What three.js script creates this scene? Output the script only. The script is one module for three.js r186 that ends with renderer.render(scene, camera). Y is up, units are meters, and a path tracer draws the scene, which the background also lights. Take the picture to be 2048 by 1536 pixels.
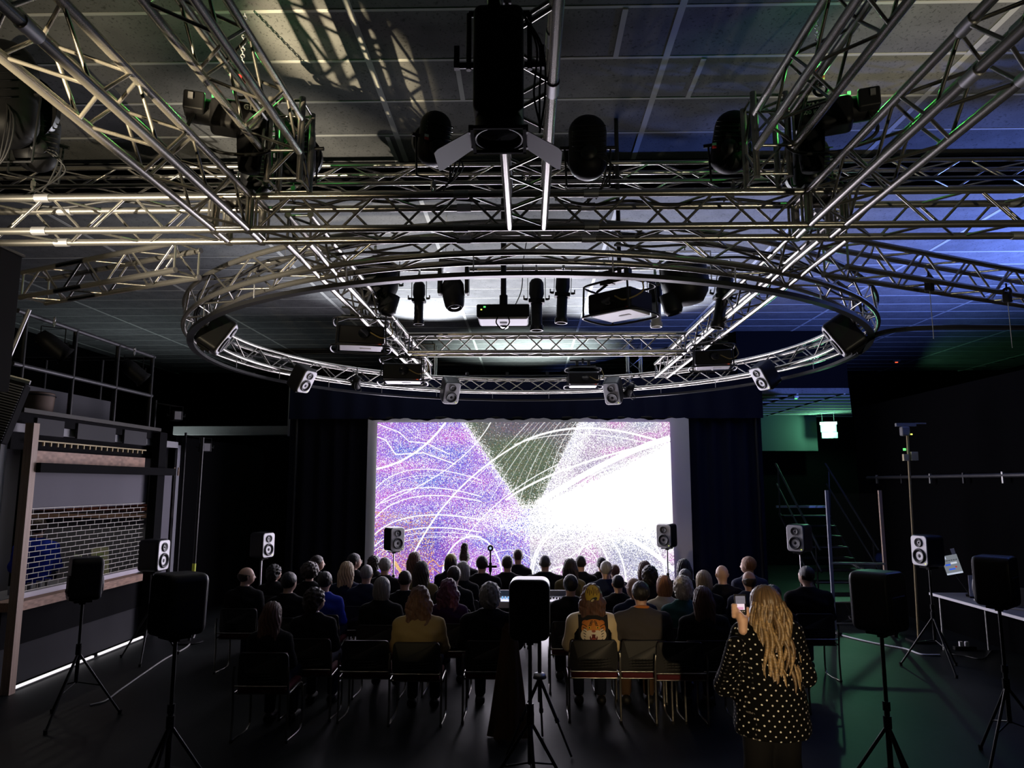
import * as THREE from 'three';
import { mergeGeometries } from 'three/addons/utils/BufferGeometryUtils.js';
import { RoundedBoxGeometry } from 'three/addons/geometries/RoundedBoxGeometry.js';
import { RectAreaLightUniformsLib } from 'three/addons/lights/RectAreaLightUniformsLib.js';
import { FontLoader } from 'three/addons/loaders/FontLoader.js';
import { TextGeometry } from 'three/addons/geometries/TextGeometry.js';

// ------------------------------------------------------------------ camera, light, exposure
const scene = new THREE.Scene();
scene.background = new THREE.Color(0, 0, 0);
const F = 1420, PITCH = Math.atan(200 / F), YAW = Math.atan(31 / F * Math.cos(PITCH)), EYE = 2.3;
const camera = new THREE.PerspectiveCamera(2 * Math.atan(768 / F) * 180 / Math.PI, 2048 / 1536, 0.05, 100);
camera.position.set(0, EYE, 0);
camera.rotation.order = 'YXZ';
camera.rotation.set(PITCH, YAW, 0);
camera.updateMatrixWorld(true);
const renderer = new THREE.WebGLRenderer({ antialias: true });
renderer.toneMapping = THREE.LinearToneMapping;
renderer.toneMappingExposure = 1.0;
renderer.shadowMap.enabled = true;
RectAreaLightUniformsLib.init();

const V = (x, y, z) => new THREE.Vector3(x, y, z);
// a point of the place seen in the photograph at (px, py), at a given distance in front (z = -depth), height or sideways position
function ray(px, py) { return V((px - 1024) / F, (768 - py) / F, -1).applyEuler(camera.rotation); }
function at(px, py, depth) { const d = ray(px, py); return d.multiplyScalar(depth / -d.z).add(V(0, EYE, 0)); }
function atY(px, py, y) { const d = ray(px, py); return d.multiplyScalar((y - EYE) / d.y).add(V(0, EYE, 0)); }
function atX(px, py, x) { const d = ray(px, py); return d.multiplyScalar(x / d.x).add(V(0, EYE, 0)); }

const SCREEN = { z: -13.9, x0: -2.95, x1: 2.78, y0: 0.36, y1: 3.5 };
function rect(name, color, intensity, w, h, pos, target) {
  const l = new THREE.RectAreaLight(color, intensity, w, h); l.name = name; l.position.copy(pos); l.lookAt(target); scene.add(l); return l;
}
function spot(name, color, intensity, pos, target, angle, pen, radius = 2) {
  const l = new THREE.SpotLight(color, intensity, 0, angle, pen, 2); l.name = name; l.position.copy(pos); l.target.position.copy(target);
  l.castShadow = true; l.shadow.radius = radius; l.shadow.mapSize.set(2048, 2048); scene.add(l, l.target); return l;
}
function point(name, color, intensity, pos, radius = 1) {
  const l = new THREE.PointLight(color, intensity, 0, 2); l.name = name; l.position.copy(pos); l.castShadow = true; l.shadow.radius = radius; scene.add(l); return l;
}
// the projected picture lights the hall
rect('projection_light', new THREE.Color(0.93, 0.86, 1.0), 9.5, 5.7, 3.1, V(-0.08, 1.93, SCREEN.z + 0.03), V(-0.08, 1.93, 0));
// two tungsten work lamps on the desks behind the camera (built at the end)
const LAMP_L = V(-3.1, 1.5, 0.6), LAMP_R = V(3.4, 1.5, 0.9);
spot('work_lamp_light', new THREE.Color(1.0, 0.82, 0.55), 95, LAMP_L, V(-3.3, 4.15, -4.6), 0.4, 0.9, 2.2);
const ADDED_LAMP_TRUSS = V(-4.6, 1.6, 0.4);  // extra lamp, added only for the warm highlight on the near truss
spot('work_lamp_light', new THREE.Color(1.0, 0.86, 0.66), 620, ADDED_LAMP_TRUSS, V(-2.95, 4.12, -4.8), 0.17, 0.8, 1.6);
spot('work_lamp_light', new THREE.Color(1.0, 0.88, 0.62), 26, LAMP_R, V(2.9, 3.9, -4.9), 0.45, 0.8, 2.2);
const SLIM = V(-3.0, 2.1, -0.3), SLIM_R = V(4.3, 1.9, -0.4);
spot('narrow_lamp_light', new THREE.Color(1.0, 0.8, 0.5), 700, SLIM, atY(680, 110, 5.6), 0.1, 0.5, 1.0);
spot('narrow_lamp_light', new THREE.Color(1.0, 0.84, 0.55), 130, SLIM_R, atY(1850, 60, 5.6), 0.15, 0.5, 1.0);
// two small desk lamps behind the camera light the back row
const DESK_LAMP = V(1.0, 1.75, 0.7), DESK_LAMP_L = V(-1.7, 1.75, 0.7);
spot('desk_lamp_light', new THREE.Color(1.0, 0.74, 0.42), 62, DESK_LAMP, V(1.5, 0.85, -7.2), 0.15, 0.5, 1.5);
spot('desk_lamp_light', new THREE.Color(1.0, 0.78, 0.42), 17, DESK_LAMP_L, V(-1.15, 0.95, -7.3), 0.05, 0.6, 1.5);
// backstage working light behind the drapes
const BACKSTAGE = V(0.3, 3.2, -17.2), ADDED_FLOODS = [V(-2.2, 4.4, -14.75), V(2.2, 4.4, -14.75)];
spot('backstage_light', new THREE.Color(0.84, 0.97, 0.93), 230, BACKSTAGE, V(0.1, 5.6, -17.2), 0.85, 0.9, 4);
// two added lamps hidden behind the drapes brighten the ceiling over the ring
for (const f of ADDED_FLOODS) spot('added_flood_light', new THREE.Color(0.9, 0.92, 1.0), 330, f, V(f.x * 0.5, 5.9, -9.0), 0.85, 1.0, 4);
const ADDED_BACKSTAGE_L = V(-8.2, 2.3, -15.2);  // added lamp, out of sight, to brighten the far left ceiling
spot('backstage_light', new THREE.Color(0.85, 0.95, 1.0), 14, ADDED_BACKSTAGE_L, V(-8.0, 5.6, -15.0), 1.2, 0.9, 4);
// blue wash lamp behind the masking wall on the right
const BLUE = V(9.3, 3.1, -8.0);
spot('blue_wash_light', new THREE.Color(0.16, 0.26, 1.0), 640, BLUE, V(7.0, 5.6, -9.5), 1.15, 0.9, 3);

// ------------------------------------------------------------------ helpers
let seed = 7;
const rnd = () => { seed = (seed * 1664525 + 1013904223) >>> 0; return seed / 4294967296; };
const rr = (a, b) => a + (b - a) * rnd();
const used = {};
function numbered(n) { if (!(n in used)) { used[n] = 0; return n; } used[n]++; return n + '_' + String(used[n]).padStart(3, '0'); }
function sh(m) { m.castShadow = true; m.receiveShadow = true; return m; }
function obj(name, geo, mat, parent) {
  if (Array.isArray(geo)) geo = merge(geo);
  const m = sh(new THREE.Mesh(geo, mat)); m.name = name; parent.add(m); return m;
}
function thing(name, label, category, pos = V(0, 0, 0), turn = 0, group) {
  const o = new THREE.Group(); o.name = numbered(name); o.position.copy(pos); o.rotation.y = turn; scene.add(o);
  o.userData = { label, category }; if (group) o.userData.group = group; return o;
}
function tag(o, label, category, group) { o.name = numbered(o.name); o.userData.label = label; o.userData.category = category; if (group) o.userData.group = group; scene.add(o); return o; }
function struct(name, geo, mat) { const m = obj(name, geo, mat, scene); m.userData.kind = 'structure'; m.userData.label = ''; delete m.userData.label; return m; }
function merge(list) {
  const l = list.map(g => { let q = g.index ? g.toNonIndexed() : g; const c = new THREE.BufferGeometry(); for (const k of ['position', 'normal', 'uv']) if (q.attributes[k]) c.setAttribute(k, q.attributes[k]); if (!c.attributes.uv) c.setAttribute('uv', new THREE.BufferAttribute(new Float32Array(c.attributes.position.count * 2), 2)); return c; });
  return mergeGeometries(l, false);
}
const Y1 = V(0, 1, 0);
function box(w, h, d, x = 0, y = 0, z = 0, r = 0) { const g = r ? new RoundedBoxGeometry(w, h, d, 2, r) : new THREE.BoxGeometry(w, h, d); g.translate(x, y, z); return g; }
function bar(a, b, r, seg = 10, r2 = r) {
  const d = b.clone().sub(a), l = d.length(), g = new THREE.CylinderGeometry(r2, r, l, seg, 1);
  g.applyQuaternion(new THREE.Quaternion().setFromUnitVectors(Y1, d.normalize())); g.translate((a.x + b.x) / 2, (a.y + b.y) / 2, (a.z + b.z) / 2); return g;
}
function lathe(pts, seg = 24) { return new THREE.LatheGeometry(pts.map(p => new THREE.Vector2(p[0], p[1])), seg); }
function tube(pts, r, n = 0, seg = 6, closed = false) { return new THREE.TubeGeometry(new THREE.CatmullRomCurve3(pts, closed), n || pts.length * 6, r, seg, closed); }
function ring(r, t, x = 0, y = 0, z = 0, axis = 'z') { const g = new THREE.TorusGeometry(r, t, 8, 28); if (axis === 'y') g.rotateX(Math.PI / 2); if (axis === 'x') g.rotateY(Math.PI / 2); g.translate(x, y, z); return g; }
const unitCyl = {};
function strut(name, a, b, r, mat, parent, seg = 8) {        // a tube between two points, sharing one geometry per radius
  const k = r + '_' + seg; unitCyl[k] ||= new THREE.CylinderGeometry(r, r, 1, seg, 1);
  const m = sh(new THREE.Mesh(unitCyl[k], mat)); m.name = name; const d = b.clone().sub(a), l = d.length();
  m.position.copy(a).addScaledVector(d, 0.5); m.scale.y = l; m.quaternion.setFromUnitVectors(Y1, d.multiplyScalar(1 / l)); parent.add(m); return m;
}
function canvasTex(w, h, draw, rep) {
  const c = document.createElement('canvas'); c.width = w; c.height = h; draw(c.getContext('2d'), w, h);
  const t = new THREE.CanvasTexture(c); t.colorSpace = THREE.SRGBColorSpace; if (rep) { t.wrapS = t.wrapT = THREE.RepeatWrapping; t.repeat.set(rep[0], rep[1]); } return t;
}
function noiseTex(n, f, srgb = true, rep) {                   // f(u, v) -> [r, g, b] in 0..255
  const d = new Uint8Array(n * n * 4); for (let y = 0; y < n; y++) for (let x = 0; x < n; x++) { const c = f(x / n, y / n, x, y), i = (y * n + x) * 4; d[i] = c[0]; d[i + 1] = c[1]; d[i + 2] = c[2]; d[i + 3] = 255; }
  const t = new THREE.DataTexture(d, n, n); t.wrapS = t.wrapT = THREE.RepeatWrapping; t.magFilter = THREE.LinearFilter; t.minFilter = THREE.LinearMipmapLinearFilter; t.generateMipmaps = true;
  if (srgb) t.colorSpace = THREE.SRGBColorSpace; if (rep) t.repeat.set(rep, rep); t.needsUpdate = true; return t;
}
const lat = []; for (let i = 0; i < 4096; i++) lat.push(rnd());
function vnoise(u, v, p) {                                    // periodic value noise
  const x = u * p, y = v * p, xi = Math.floor(x), yi = Math.floor(y), fx = x - xi, fy = y - yi, h = (a, b) => lat[(((a % p + p) % p) * 57 + ((b % p + p) % p) * 131 + p * 17) & 4095];
  const s = t => t * t * (3 - 2 * t), a = h(xi, yi), b = h(xi + 1, yi), c = h(xi, yi + 1), d = h(xi + 1, yi + 1);
  return (a + (b - a) * s(fx)) * (1 - s(fy)) + (c + (d - c) * s(fx)) * s(fy);
}
const std = (color, roughness = 0.6, metalness = 0, more = {}) => new THREE.MeshStandardMaterial({ color, roughness, metalness, ...more });
const rgb = (r, g, b) => new THREE.Color().setRGB(r, g, b);
const mat0 = (color, spec, roughness = 0.9) => new THREE.MeshPhysicalMaterial({ color, roughness, specularIntensity: spec });
const glow = (color, k = 1) => std(0x050505, 0.6, 0, { emissive: color, emissiveIntensity: k });

// ------------------------------------------------------------------ materials
const speck = noiseTex(256, (u, v) => { const n = 0.75 * vnoise(u, v, 64) + 0.25 * rnd(), m = vnoise(u, v, 8); const k = 205 + 25 * m + (n > 0.78 ? -60 : 0) + 14 * rnd(); return [k, k, k]; });
const scuff = noiseTex(512, (u, v) => { const a = vnoise(u, v, 6), b = vnoise(u, v, 24), c = vnoise(u, v, 96); const k = 90 + 70 * a + 40 * b + 40 * c + (rnd() > 0.996 ? 70 : 0); return [k, k, k]; });
const grainTex = noiseTex(256, (u, v) => { const k = 150 + 60 * vnoise(u * 0.999, v * 0.12, 48) + 25 * rnd(); return [k, k * 0.93, k * 0.86]; });
const strandTex = noiseTex(256, (u, v) => { const k = 110 + 95 * vnoise(u, v * 0.06, 96) + 50 * vnoise(u, v * 0.25, 40); return [k, k, k]; });
const M = {
  alu: std(rgb(0.4, 0.385, 0.35), 0.27, 0.9), aluDull: std(rgb(0.5, 0.5, 0.48), 0.45, 0.7), steel: std(rgb(0.45, 0.45, 0.46), 0.4, 0.8),
  black: mat0(rgb(0.007, 0.007, 0.008), 0.4, 0.5), blackMetal: mat0(rgb(0.012, 0.012, 0.013), 0.7, 0.4), matte: mat0(rgb(0.006, 0.006, 0.007), 0.15), rubber: mat0(rgb(0.01, 0.01, 0.01), 0.4, 0.8),
  cable: std(rgb(0.01, 0.01, 0.01), 0.6), white: std(rgb(0.72, 0.7, 0.74), 0.5), offwhite: std(rgb(0.55, 0.54, 0.54), 0.6),
  speaker: mat0(rgb(0.012, 0.012, 0.014), 0.6, 0.4), speakerFront: std(rgb(0.42, 0.42, 0.44), 0.45, 0.2), cone: std(rgb(0.02, 0.02, 0.022), 0.5),
  red: std(rgb(0.5, 0.02, 0.02), 0.5), grey: std(rgb(0.16, 0.16, 0.17), 0.7), lens: new THREE.MeshPhysicalMaterial({ color: 0x0a0c10, roughness: 0.08, clearcoat: 1 }),
  drape: mat0(rgb(0.008, 0.008, 0.013), 0.12), drapeBlue: mat0(rgb(0.008, 0.01, 0.026), 0.15), wall: mat0(rgb(0.004, 0.004, 0.0045), 0.0, 1), paintGrey: std(rgb(0.3, 0.3, 0.32), 0.75),
  floor: new THREE.MeshPhysicalMaterial({ color: rgb(0.016, 0.02, 0.02), roughness: 0.5, specularIntensity: 0.45, map: scuff }), tile: new THREE.MeshPhysicalMaterial({ color: rgb(0.14, 0.145, 0.147), roughness: 1, specularIntensity: 0.1, map: speck }), tile2: new THREE.MeshPhysicalMaterial({ color: rgb(0.165, 0.17, 0.172), roughness: 1, specularIntensity: 0.1, map: speck }), tile3: new THREE.MeshPhysicalMaterial({ color: rgb(0.128, 0.132, 0.134), roughness: 1, specularIntensity: 0.1, map: speck }),
  tbar: mat0(rgb(0.3, 0.31, 0.3), 0.2), wood: std(rgb(0.62, 0.42, 0.34), 0.6, 0, { map: grainTex }), palewood: std(rgb(0.72, 0.6, 0.55), 0.6, 0, { map: grainTex }), brick: std(rgb(0.2, 0.07, 0.05), 0.85),
  redLed: glow(rgb(1, 0.12, 0.04), 1.2), greenLed: glow(rgb(0.15, 1, 0.2), 1.4), yellowLed: glow(rgb(0.85, 1, 0.15), 1.6), blueLed: glow(rgb(0.15, 0.4, 1), 1.2),
};

// ------------------------------------------------------------------ the hall
const CEIL = 5.6, XL = -11, XR = 14, ZB = -21, ZF = 4;
{
  const s = box(25.4, 0.2, 25.4, 1.5, -0.1, -8.5); const uv = s.attributes.uv, p = s.attributes.position; for (let i = 0; i < p.count; i++) uv.setXY(i, p.getX(i) / 3, p.getZ(i) / 3);
  struct('floor', s, M.floor);
  const c = struct('ceiling', box(25.4, 0.2, 25.4, 1.5, CEIL + 0.13, -8.5), M.tile3);
  // tiles 2.4 x 0.6 m in a grid of bars; the far rows are too thin to tell apart
  const COL = 2.33, X0 = -10.56, tg = [];
  for (let v = 0; v < 3; v++) { const t = box(COL - 0.03, 0.03, 0.572); const u = t.attributes.uv; for (let i = 0; i < u.count; i++) u.setXY(i, u.getX(i) * 2.3 + v * 0.37, u.getY(i) * 0.57 + v * 0.21); tg.push(t); }
  const ms = [M.tile, M.tile, M.tile3, M.tile, M.tile2];
  for (let r = 0; r < 30; r++) for (let k = 0; k < 10; k++) {
    const z = -3.05 - r * 0.6, m = sh(new THREE.Mesh(tg[(r * 7 + k * 3) % 3], ms[Math.floor(rnd() * 5)])); m.name = 'ceiling_tile';
    m.position.set(X0 + (k + 0.5) * COL, CEIL + 0.012 + 0.0015 * rnd(), z); c.add(m);
  }
  const zb = box(23, 0.03, 0.026), xb = box(0.05, 0.03, 14.3), xn = box(0.05, 0.03, 4.4);
  for (let r = 0; r < 31; r++) { const m = sh(new THREE.Mesh(zb, M.tbar)); m.name = 'ceiling_bar'; m.position.set(1.5, CEIL + 0.009, -2.75 - r * 0.6); c.add(m); }
  for (let k = 0; k < 11; k++) { const m = sh(new THREE.Mesh(xb, M.tbar)); m.name = 'ceiling_bar'; m.position.set(X0 + k * COL, CEIL + 0.0085, -14.1); c.add(m); const n = sh(new THREE.Mesh(xn, M.tbar)); n.name = 'ceiling_bar'; n.position.set(X0 + k * COL, CEIL + 0.0085, -4.74); c.add(n); }
  for (const [px, py] of [[918, 150], [1393, 150], [780, 285], [1250, 20]]) { const p = atY(px, py, CEIL), m = sh(new THREE.Mesh(box(0.04, 0.03, 0.57), M.tbar)); m.name = 'ceiling_bar'; m.position.set(p.x, CEIL, -3.05 - 0.6 * Math.round((-p.z - 3.05) / 0.6)); c.add(m); }
  struct('trim_2', box(25.2, 0.34, 0.14, 1.5, CEIL - 0.15, -6.98), M.wall);          // downstand beam between the two bays
  struct('wall_back', box(25.4, 6, 0.2, 1.5, 2.9, ZB - 0.1), M.wall);
  struct('wall_front', box(25.4, 6, 0.2, 1.5, 2.9, ZF + 0.1), M.wall);
  struct('wall_left', box(0.2, 6, 25.4, XL - 0.1, 2.9, -8.5), M.wall);
  struct('wall_right', box(0.2, 6, 25.4, XR + 0.1, 2.9, -8.5), M.wall);
  // lowered ceiling behind the stage on the right, with its own grid
  const lo = struct('ceiling_lowered', (() => { const g = new THREE.ExtrudeGeometry(new THREE.Shape([[4.55, 15.25], [6.9, 15.25], [9.5, 20.9], [4.55, 20.9]].map(p => new THREE.Vector2(...p))), { depth: 0.12, bevelEnabled: false }); g.rotateX(-Math.PI / 2); g.translate(0, 4.22, 0); return g; })(), M.tile);
  struct('trim_1', box(2.35, 1.26, 0.1, 5.72, 4.97, -15.31), M.wall);
  for (let r = 0; r < 9; r++) { const z = 15.6 + r * 0.6, x1 = 6.9 + (z - 15.25) * 0.46; obj('ceiling_bar', box(x1 - 4.55, 0.02, 0.03, (x1 + 4.55) / 2, 4.212, -z), M.tbar, lo); }
  for (let k = 0; k < 3; k++) obj('ceiling_bar', box(0.04, 0.02, 5.6, 4.8 + k * 1.0, 4.21, -18.05), M.tbar, lo);
  // low black masking wall on the right and its far return
  struct('wall_masking', box(0.12, 3.83, 12.9, 6.75, 1.915, -8.2), M.wall);
}
// ------------------------------------------------------------------ the stage: screen, drapes
{
  const N = 1024, HH = 576;
  const tex = canvasTex(N, HH, (c, w, h) => {
    const im = c.createImageData(w, h), d = im.data, sm = (a, b, t) => { t = Math.min(1, Math.max(0, (t - a) / (b - a))); return t * t * (3 - 2 * t); };
    for (let yy = 0; yy < h; yy += 2) for (let xx = 0; xx < w; xx += 2) {
      const u = xx / w, v = yy / h;
      // grey-green wedge between the two beams
      const lEdge = 0.30 + (v / 0.5) * 0.185, rEdge = 0.69 - (v / 0.5) * 0.14, inWedge = v < 0.53 && u > lEdge && u < rEdge;
      // white field sweeping from the centre to the right edge
      const top = 0.545 - 0.02 * (u - 0.46) / 0.54 - 0.40 * Math.pow(Math.max(0, (u - 0.46) / 0.54), 1.25), bot = 0.60 + 0.03 * (u - 0.46) / 0.54 + 0.06 * vnoise(u, v, 9);
      const wht = u > 0.40 ? sm(-0.04, 0.01, v - top) * (1 - sm(-0.03, 0.2, v - bot)) * sm(0.40, 0.6, u) : 0;
      const beam = Math.exp(-Math.pow((u - (0.715 - v / 0.5 * 0.14)) / (0.03 + 0.014 * v), 2)) * (v < 0.56 ? 1 : 0), beamL = Math.exp(-Math.pow((u - lEdge) / 0.02, 2)) * (v < 0.6 ? 0.75 : 0);
      const knot = Math.exp(-(Math.pow((u - 0.47) / 0.12, 2) + Math.pow((v - 0.58) / 0.07, 2)));
      const m = vnoise(u, v, 11), m2 = vnoise(u + 0.31, v, 5), m3 = vnoise(u, v + 0.4, 23);
      const base = inWedge ? 0.03 : 0.24 + 0.34 * m3 * vnoise(u + 0.2, v, 6) + (u > 0.5 ? 0.16 : 0) - (u < 0.25 && v > 0.62 ? 0.14 : 0);
      const dens = Math.min(1, base + wht * 1.3 + beam + beamL * 0.9 + knot), q = rnd(), k = 0.62 + 0.38 * rnd();
      let r, g, b;
      if (q < dens * 0.72 + 0.28 * Math.pow(Math.min(1, wht), 3)) r = g = b = 255;
      else if (inWedge) { const gg = sm(0.3, 0.8, m2 + (u - 0.42) * 1.1); const c3 = rnd(); r = 138 * k * (0.94 - 0.1 * gg + 0.2 * (c3 < 0.3)); g = 138 * k * (0.93 + 0.06 * gg); b = 138 * k * (0.98 - 0.2 * gg + 0.15 * (c3 > 0.7)); }
      else if (u > 0.52) { r = 235 * k * (0.85 + 0.2 * m); g = 205 * k; b = 240 * k; if (m > 0.72) g *= 0.86; }
      else { const lowL = sm(0.55, 0.75, v) * (1 - sm(0.2, 0.34, u)); r = 225 * k * (0.6 + 0.45 * m - 0.2 * lowL); g = 165 * k * (0.8 + 0.2 * rnd() - 0.25 * lowL); b = 245 * (0.5 + 0.5 * k) * (1 - 0.12 * lowL); if (rnd() < 0.08) { r = 240 * k; g = 120 * k; b = 190 * k; } if (v > 0.55 && u < 0.2 && rnd() < 0.2) { r = 225; g = 160; b = 90; } }
      for (let a = 0; a < 2; a++) for (let e = 0; e < 2; e++) { const i = ((yy + a) * w + xx + e) * 4; d[i] = Math.min(255, r); d[i + 1] = Math.min(255, g); d[i + 2] = Math.min(255, b); d[i + 3] = 255; }
    }
    c.putImageData(im, 0, 0);
    const L = (pts, lw, a = 1, col = '255,255,255') => { c.strokeStyle = `rgba(${col},${a})`; c.lineWidth = lw * 1.5; c.lineJoin = 'round'; c.beginPath(); pts.forEach((p, i) => i ? c.lineTo(p[0] * w, p[1] * h) : c.moveTo(p[0] * w, p[1] * h)); c.stroke(); };
    const Q = (a, b, e, lw, al = 1, col) => { const pts = []; for (let i = 0; i <= 24; i++) { const t = i / 24, s = 1 - t; pts.push([s * s * a[0] + 2 * s * t * b[0] + t * t * e[0], s * s * a[1] + 2 * s * t * b[1] + t * t * e[1]]); } L(pts, lw, al, col); };
    // angular contour lines, left
    L([[0, 0.01], [0.075, 0.06], [0.11, 0.12], [0.17, 0.13], [0.25, 0.2]], 2.5); L([[0, 0.09], [0.03, 0.11], [0.065, 0.2], [0.16, 0.19], [0.27, 0.26]], 3);
    L([[0.09, 0.02], [0.13, 0.09], [0.2, 0.13]], 1.5, 0.8); L([[0.12, 0.02], [0.15, 0.07], [0.2, 0.09]], 1.2, 0.7);
    for (const [y0, y1, y2, lw] of [[0.38, 0.26, 0.34, 2.2], [0.42, 0.31, 0.36, 1.2], [0.5, 0.38, 0.44, 2.6], [0.56, 0.44, 0.47, 2.6], [0.66, 0.57, 0.58, 3], [0.73, 0.65, 0.655, 3], [0.76, 0.68, 0.68, 1.6], [0.8, 0.715, 0.7, 1.4]])
      Q([0, y0 + 0.03], [0.1, y1 - 0.06], [0.36, y2 + 0.02], lw);
    // long curves
    Q([0, 0.29], [0.14, 0.24], [0.235, 0], 5); Q([0.13, 0.82], [0.24, 0.38], [0.5, 0.12], 4); Q([0.5, 0.12], [0.7, -0.05], [0.98, 0.13], 5); Q([0.47, 0.14], [0.68, 0, 0], [0.98, 0.16], 2);
    Q([0.02, 0.5], [0.3, 0.3], [0.39, 0], 2.5); Q([0.44, 0.48], [0.6, 0.27], [0.98, 0.12], 5); Q([0.3, 0.72], [0.42, 0.43], [0.62, 0.26], 2.4); Q([0.55, 0.5], [0.8, 0.2], [1, 0.1], 14);
    for (let i = 0; i < 11; i++) { const a = 0.5 + i * 0.018; Q([a - 0.2 + i * 0.012, 0.42 + 0.02 * i], [a - 0.08, 0.2], [a + 0.02, 0], i % 3 ? 0.9 : 1.8, 0.8); }
    for (let i = 0; i < 8; i++) Q([0.62 + i * 0.02, 0.5 - i * 0.03], [0.78, 0.2 + 0.015 * i], [0.98, 0.13 + 0.01 * i], 1.2, 0.9);
    // arches at the foot
    for (const [cx, cy, rx, ry, lw] of [[0.66, 0.95, 0.13, 0.3, 4], [0.66, 0.95, 0.1, 0.22, 2.5], [0.68, 0.98, 0.16, 0.37, 4], [0.45, 1.0, 0.12, 0.22, 2], [0.63, 1.0, 0.07, 0.12, 4], [0.82, 0.95, 0.15, 0.33, 4], [0.33, 0.95, 0.1, 0.25, 4], [0.85, 1.0, 0.24, 0.3, 3]]) { c.strokeStyle = 'rgba(255,255,255,.95)'; c.lineWidth = lw * 1.5; c.beginPath(); c.ellipse(cx * w, cy * h, rx * w, ry * h, 0, Math.PI, 2 * Math.PI); c.stroke(); }
    Q([0.84, 0.7], [0.9, 0.74], [1, 0.9], 10); Q([0.8, 0.6], [0.93, 0.7], [1, 0.8], 8, 0.7);
    L([[0.15, 0.9], [0.2, 0.84], [0.22, 0.88], [0.26, 0.86], [0.27, 0.8]], 2.2, 0.9, '235,170,110'); L([[0.16, 0.95], [0.2, 0.89], [0.24, 0.95]], 2, 0.9, '235,170,110'); L([[0.07, 0.85], [0.12, 1]], 7, 0.8, '240,200,110');
  });
  const W = SCREEN.x1 - SCREEN.x0, H = SCREEN.y1 - SCREEN.y0, cx = (SCREEN.x0 + SCREEN.x1) / 2, cy = (SCREEN.y0 + SCREEN.y1) / 2;
  const s = thing('projection_screen', 'large bright projection screen showing white swirling lines over purple speckle', 'screen', V(cx, 0, SCREEN.z));
  obj('picture', (() => { const g = new THREE.BoxGeometry(W, H, 0.01); g.translate(0, cy, 0.006); return g; })(), new THREE.MeshStandardMaterial({ color: 0x000000, roughness: 1, emissive: 0xffffff, emissiveMap: tex, emissiveIntensity: 1.05 }), s);
  // the sheet hangs loosely beyond the picture
  const sheet = new THREE.PlaneGeometry(6.3, 3.45, 80, 10), p = sheet.attributes.position;
  for (let i = 0; i < p.count; i++) { const x = p.getX(i), y = p.getY(i); p.setZ(i, -0.05 - 0.02 * Math.sin(x * 9 + y) * Math.min(1, Math.abs(x) / 2.9)); if (y > 1.7) p.setY(i, y + 0.02 * Math.sin(x * 7) + 0.012 * Math.sin(x * 23)); }
  sheet.computeVertexNormals(); sheet.translate(0.09, 1.84, 0); obj('sheet', sheet, std(rgb(0.5, 0.5, 0.53), 0.9, 0, { side: THREE.DoubleSide }), s);
  obj('frame_pole', bar(V(-3.06, 3.6, -0.12), V(3.24, 3.6, -0.12), 0.03), M.black, s);
  for (const x of [-3.06, 3.24]) obj('frame_pole', bar(V(x, 0, -0.12), V(x, 3.6, -0.12), 0.03), M.black, s);
}
function drape(name, label, x0, x1, y0, y1, z, mat, amp = 0.05, wave = 0.32, turn = 0) {
  const w = x1 - x0, h = y1 - y0, n = Math.ceil(w / wave * 10), g = new THREE.PlaneGeometry(w, h, n, 6), p = g.attributes.position;
  for (let i = 0; i < p.count; i++) { const x = p.getX(i), y = p.getY(i), ph = x / wave * 2 * Math.PI; p.setZ(i, amp * Math.sin(ph + 0.5 * Math.sin(x * 2.1)) * (0.8 + 0.2 * Math.sin(y * 1.3 + x)) + 0.4 * amp * Math.sin(ph * 0.37 + y * 0.4)); if (y > h / 2 - 0.01) p.setY(i, y - 0.015 * (1 + Math.sin(ph * 0.5))); }
  g.computeVertexNormals(); g.translate(0, h / 2, 0);
  const m = obj(name, g, mat, scene); m.position.set((x0 + x1) / 2, y0, z); m.rotation.y = turn; return tag(m, label, 'curtain', 'black stage drapes');
}
M.drape.side = M.drapeBlue.side = THREE.DoubleSide;
drape('stage_drape', 'black pleated drape hanging left of the bright screen', -4.75, -3.06, 0.02, 4.36, -14.15, M.drape);
drape('stage_drape', 'black pleated drape hanging right of the bright screen', 3.2, 4.62, 0.02, 4.36, -14.15, M.drapeBlue);
drape('stage_drape', 'dark navy pleated border hanging above the bright screen', -4.75, 4.62, 3.58, 4.42, -13.98, M.drapeBlue, 0.03, 0.5);
{
  const b = thing('drape_rail', 'long thin rail carrying the drapes over the screen', 'rail', V(0, 4.44, -14.06));
  obj('pipe', bar(V(-4.8, 0, 0), V(4.7, 0, 0), 0.025), M.blackMetal, b);
  for (let i = 0; i < 12; i++) obj('clamp', box(0.06, 0.1, 0.07, -4.4 + i * 0.8, 0.03, 0, 0.01), M.black, b);
  for (const x of [-4.6, 4.5]) obj('pole', bar(V(x, -4.44, 0), V(x, 0, 0), 0.03), M.blackMetal, b);
}
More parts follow.
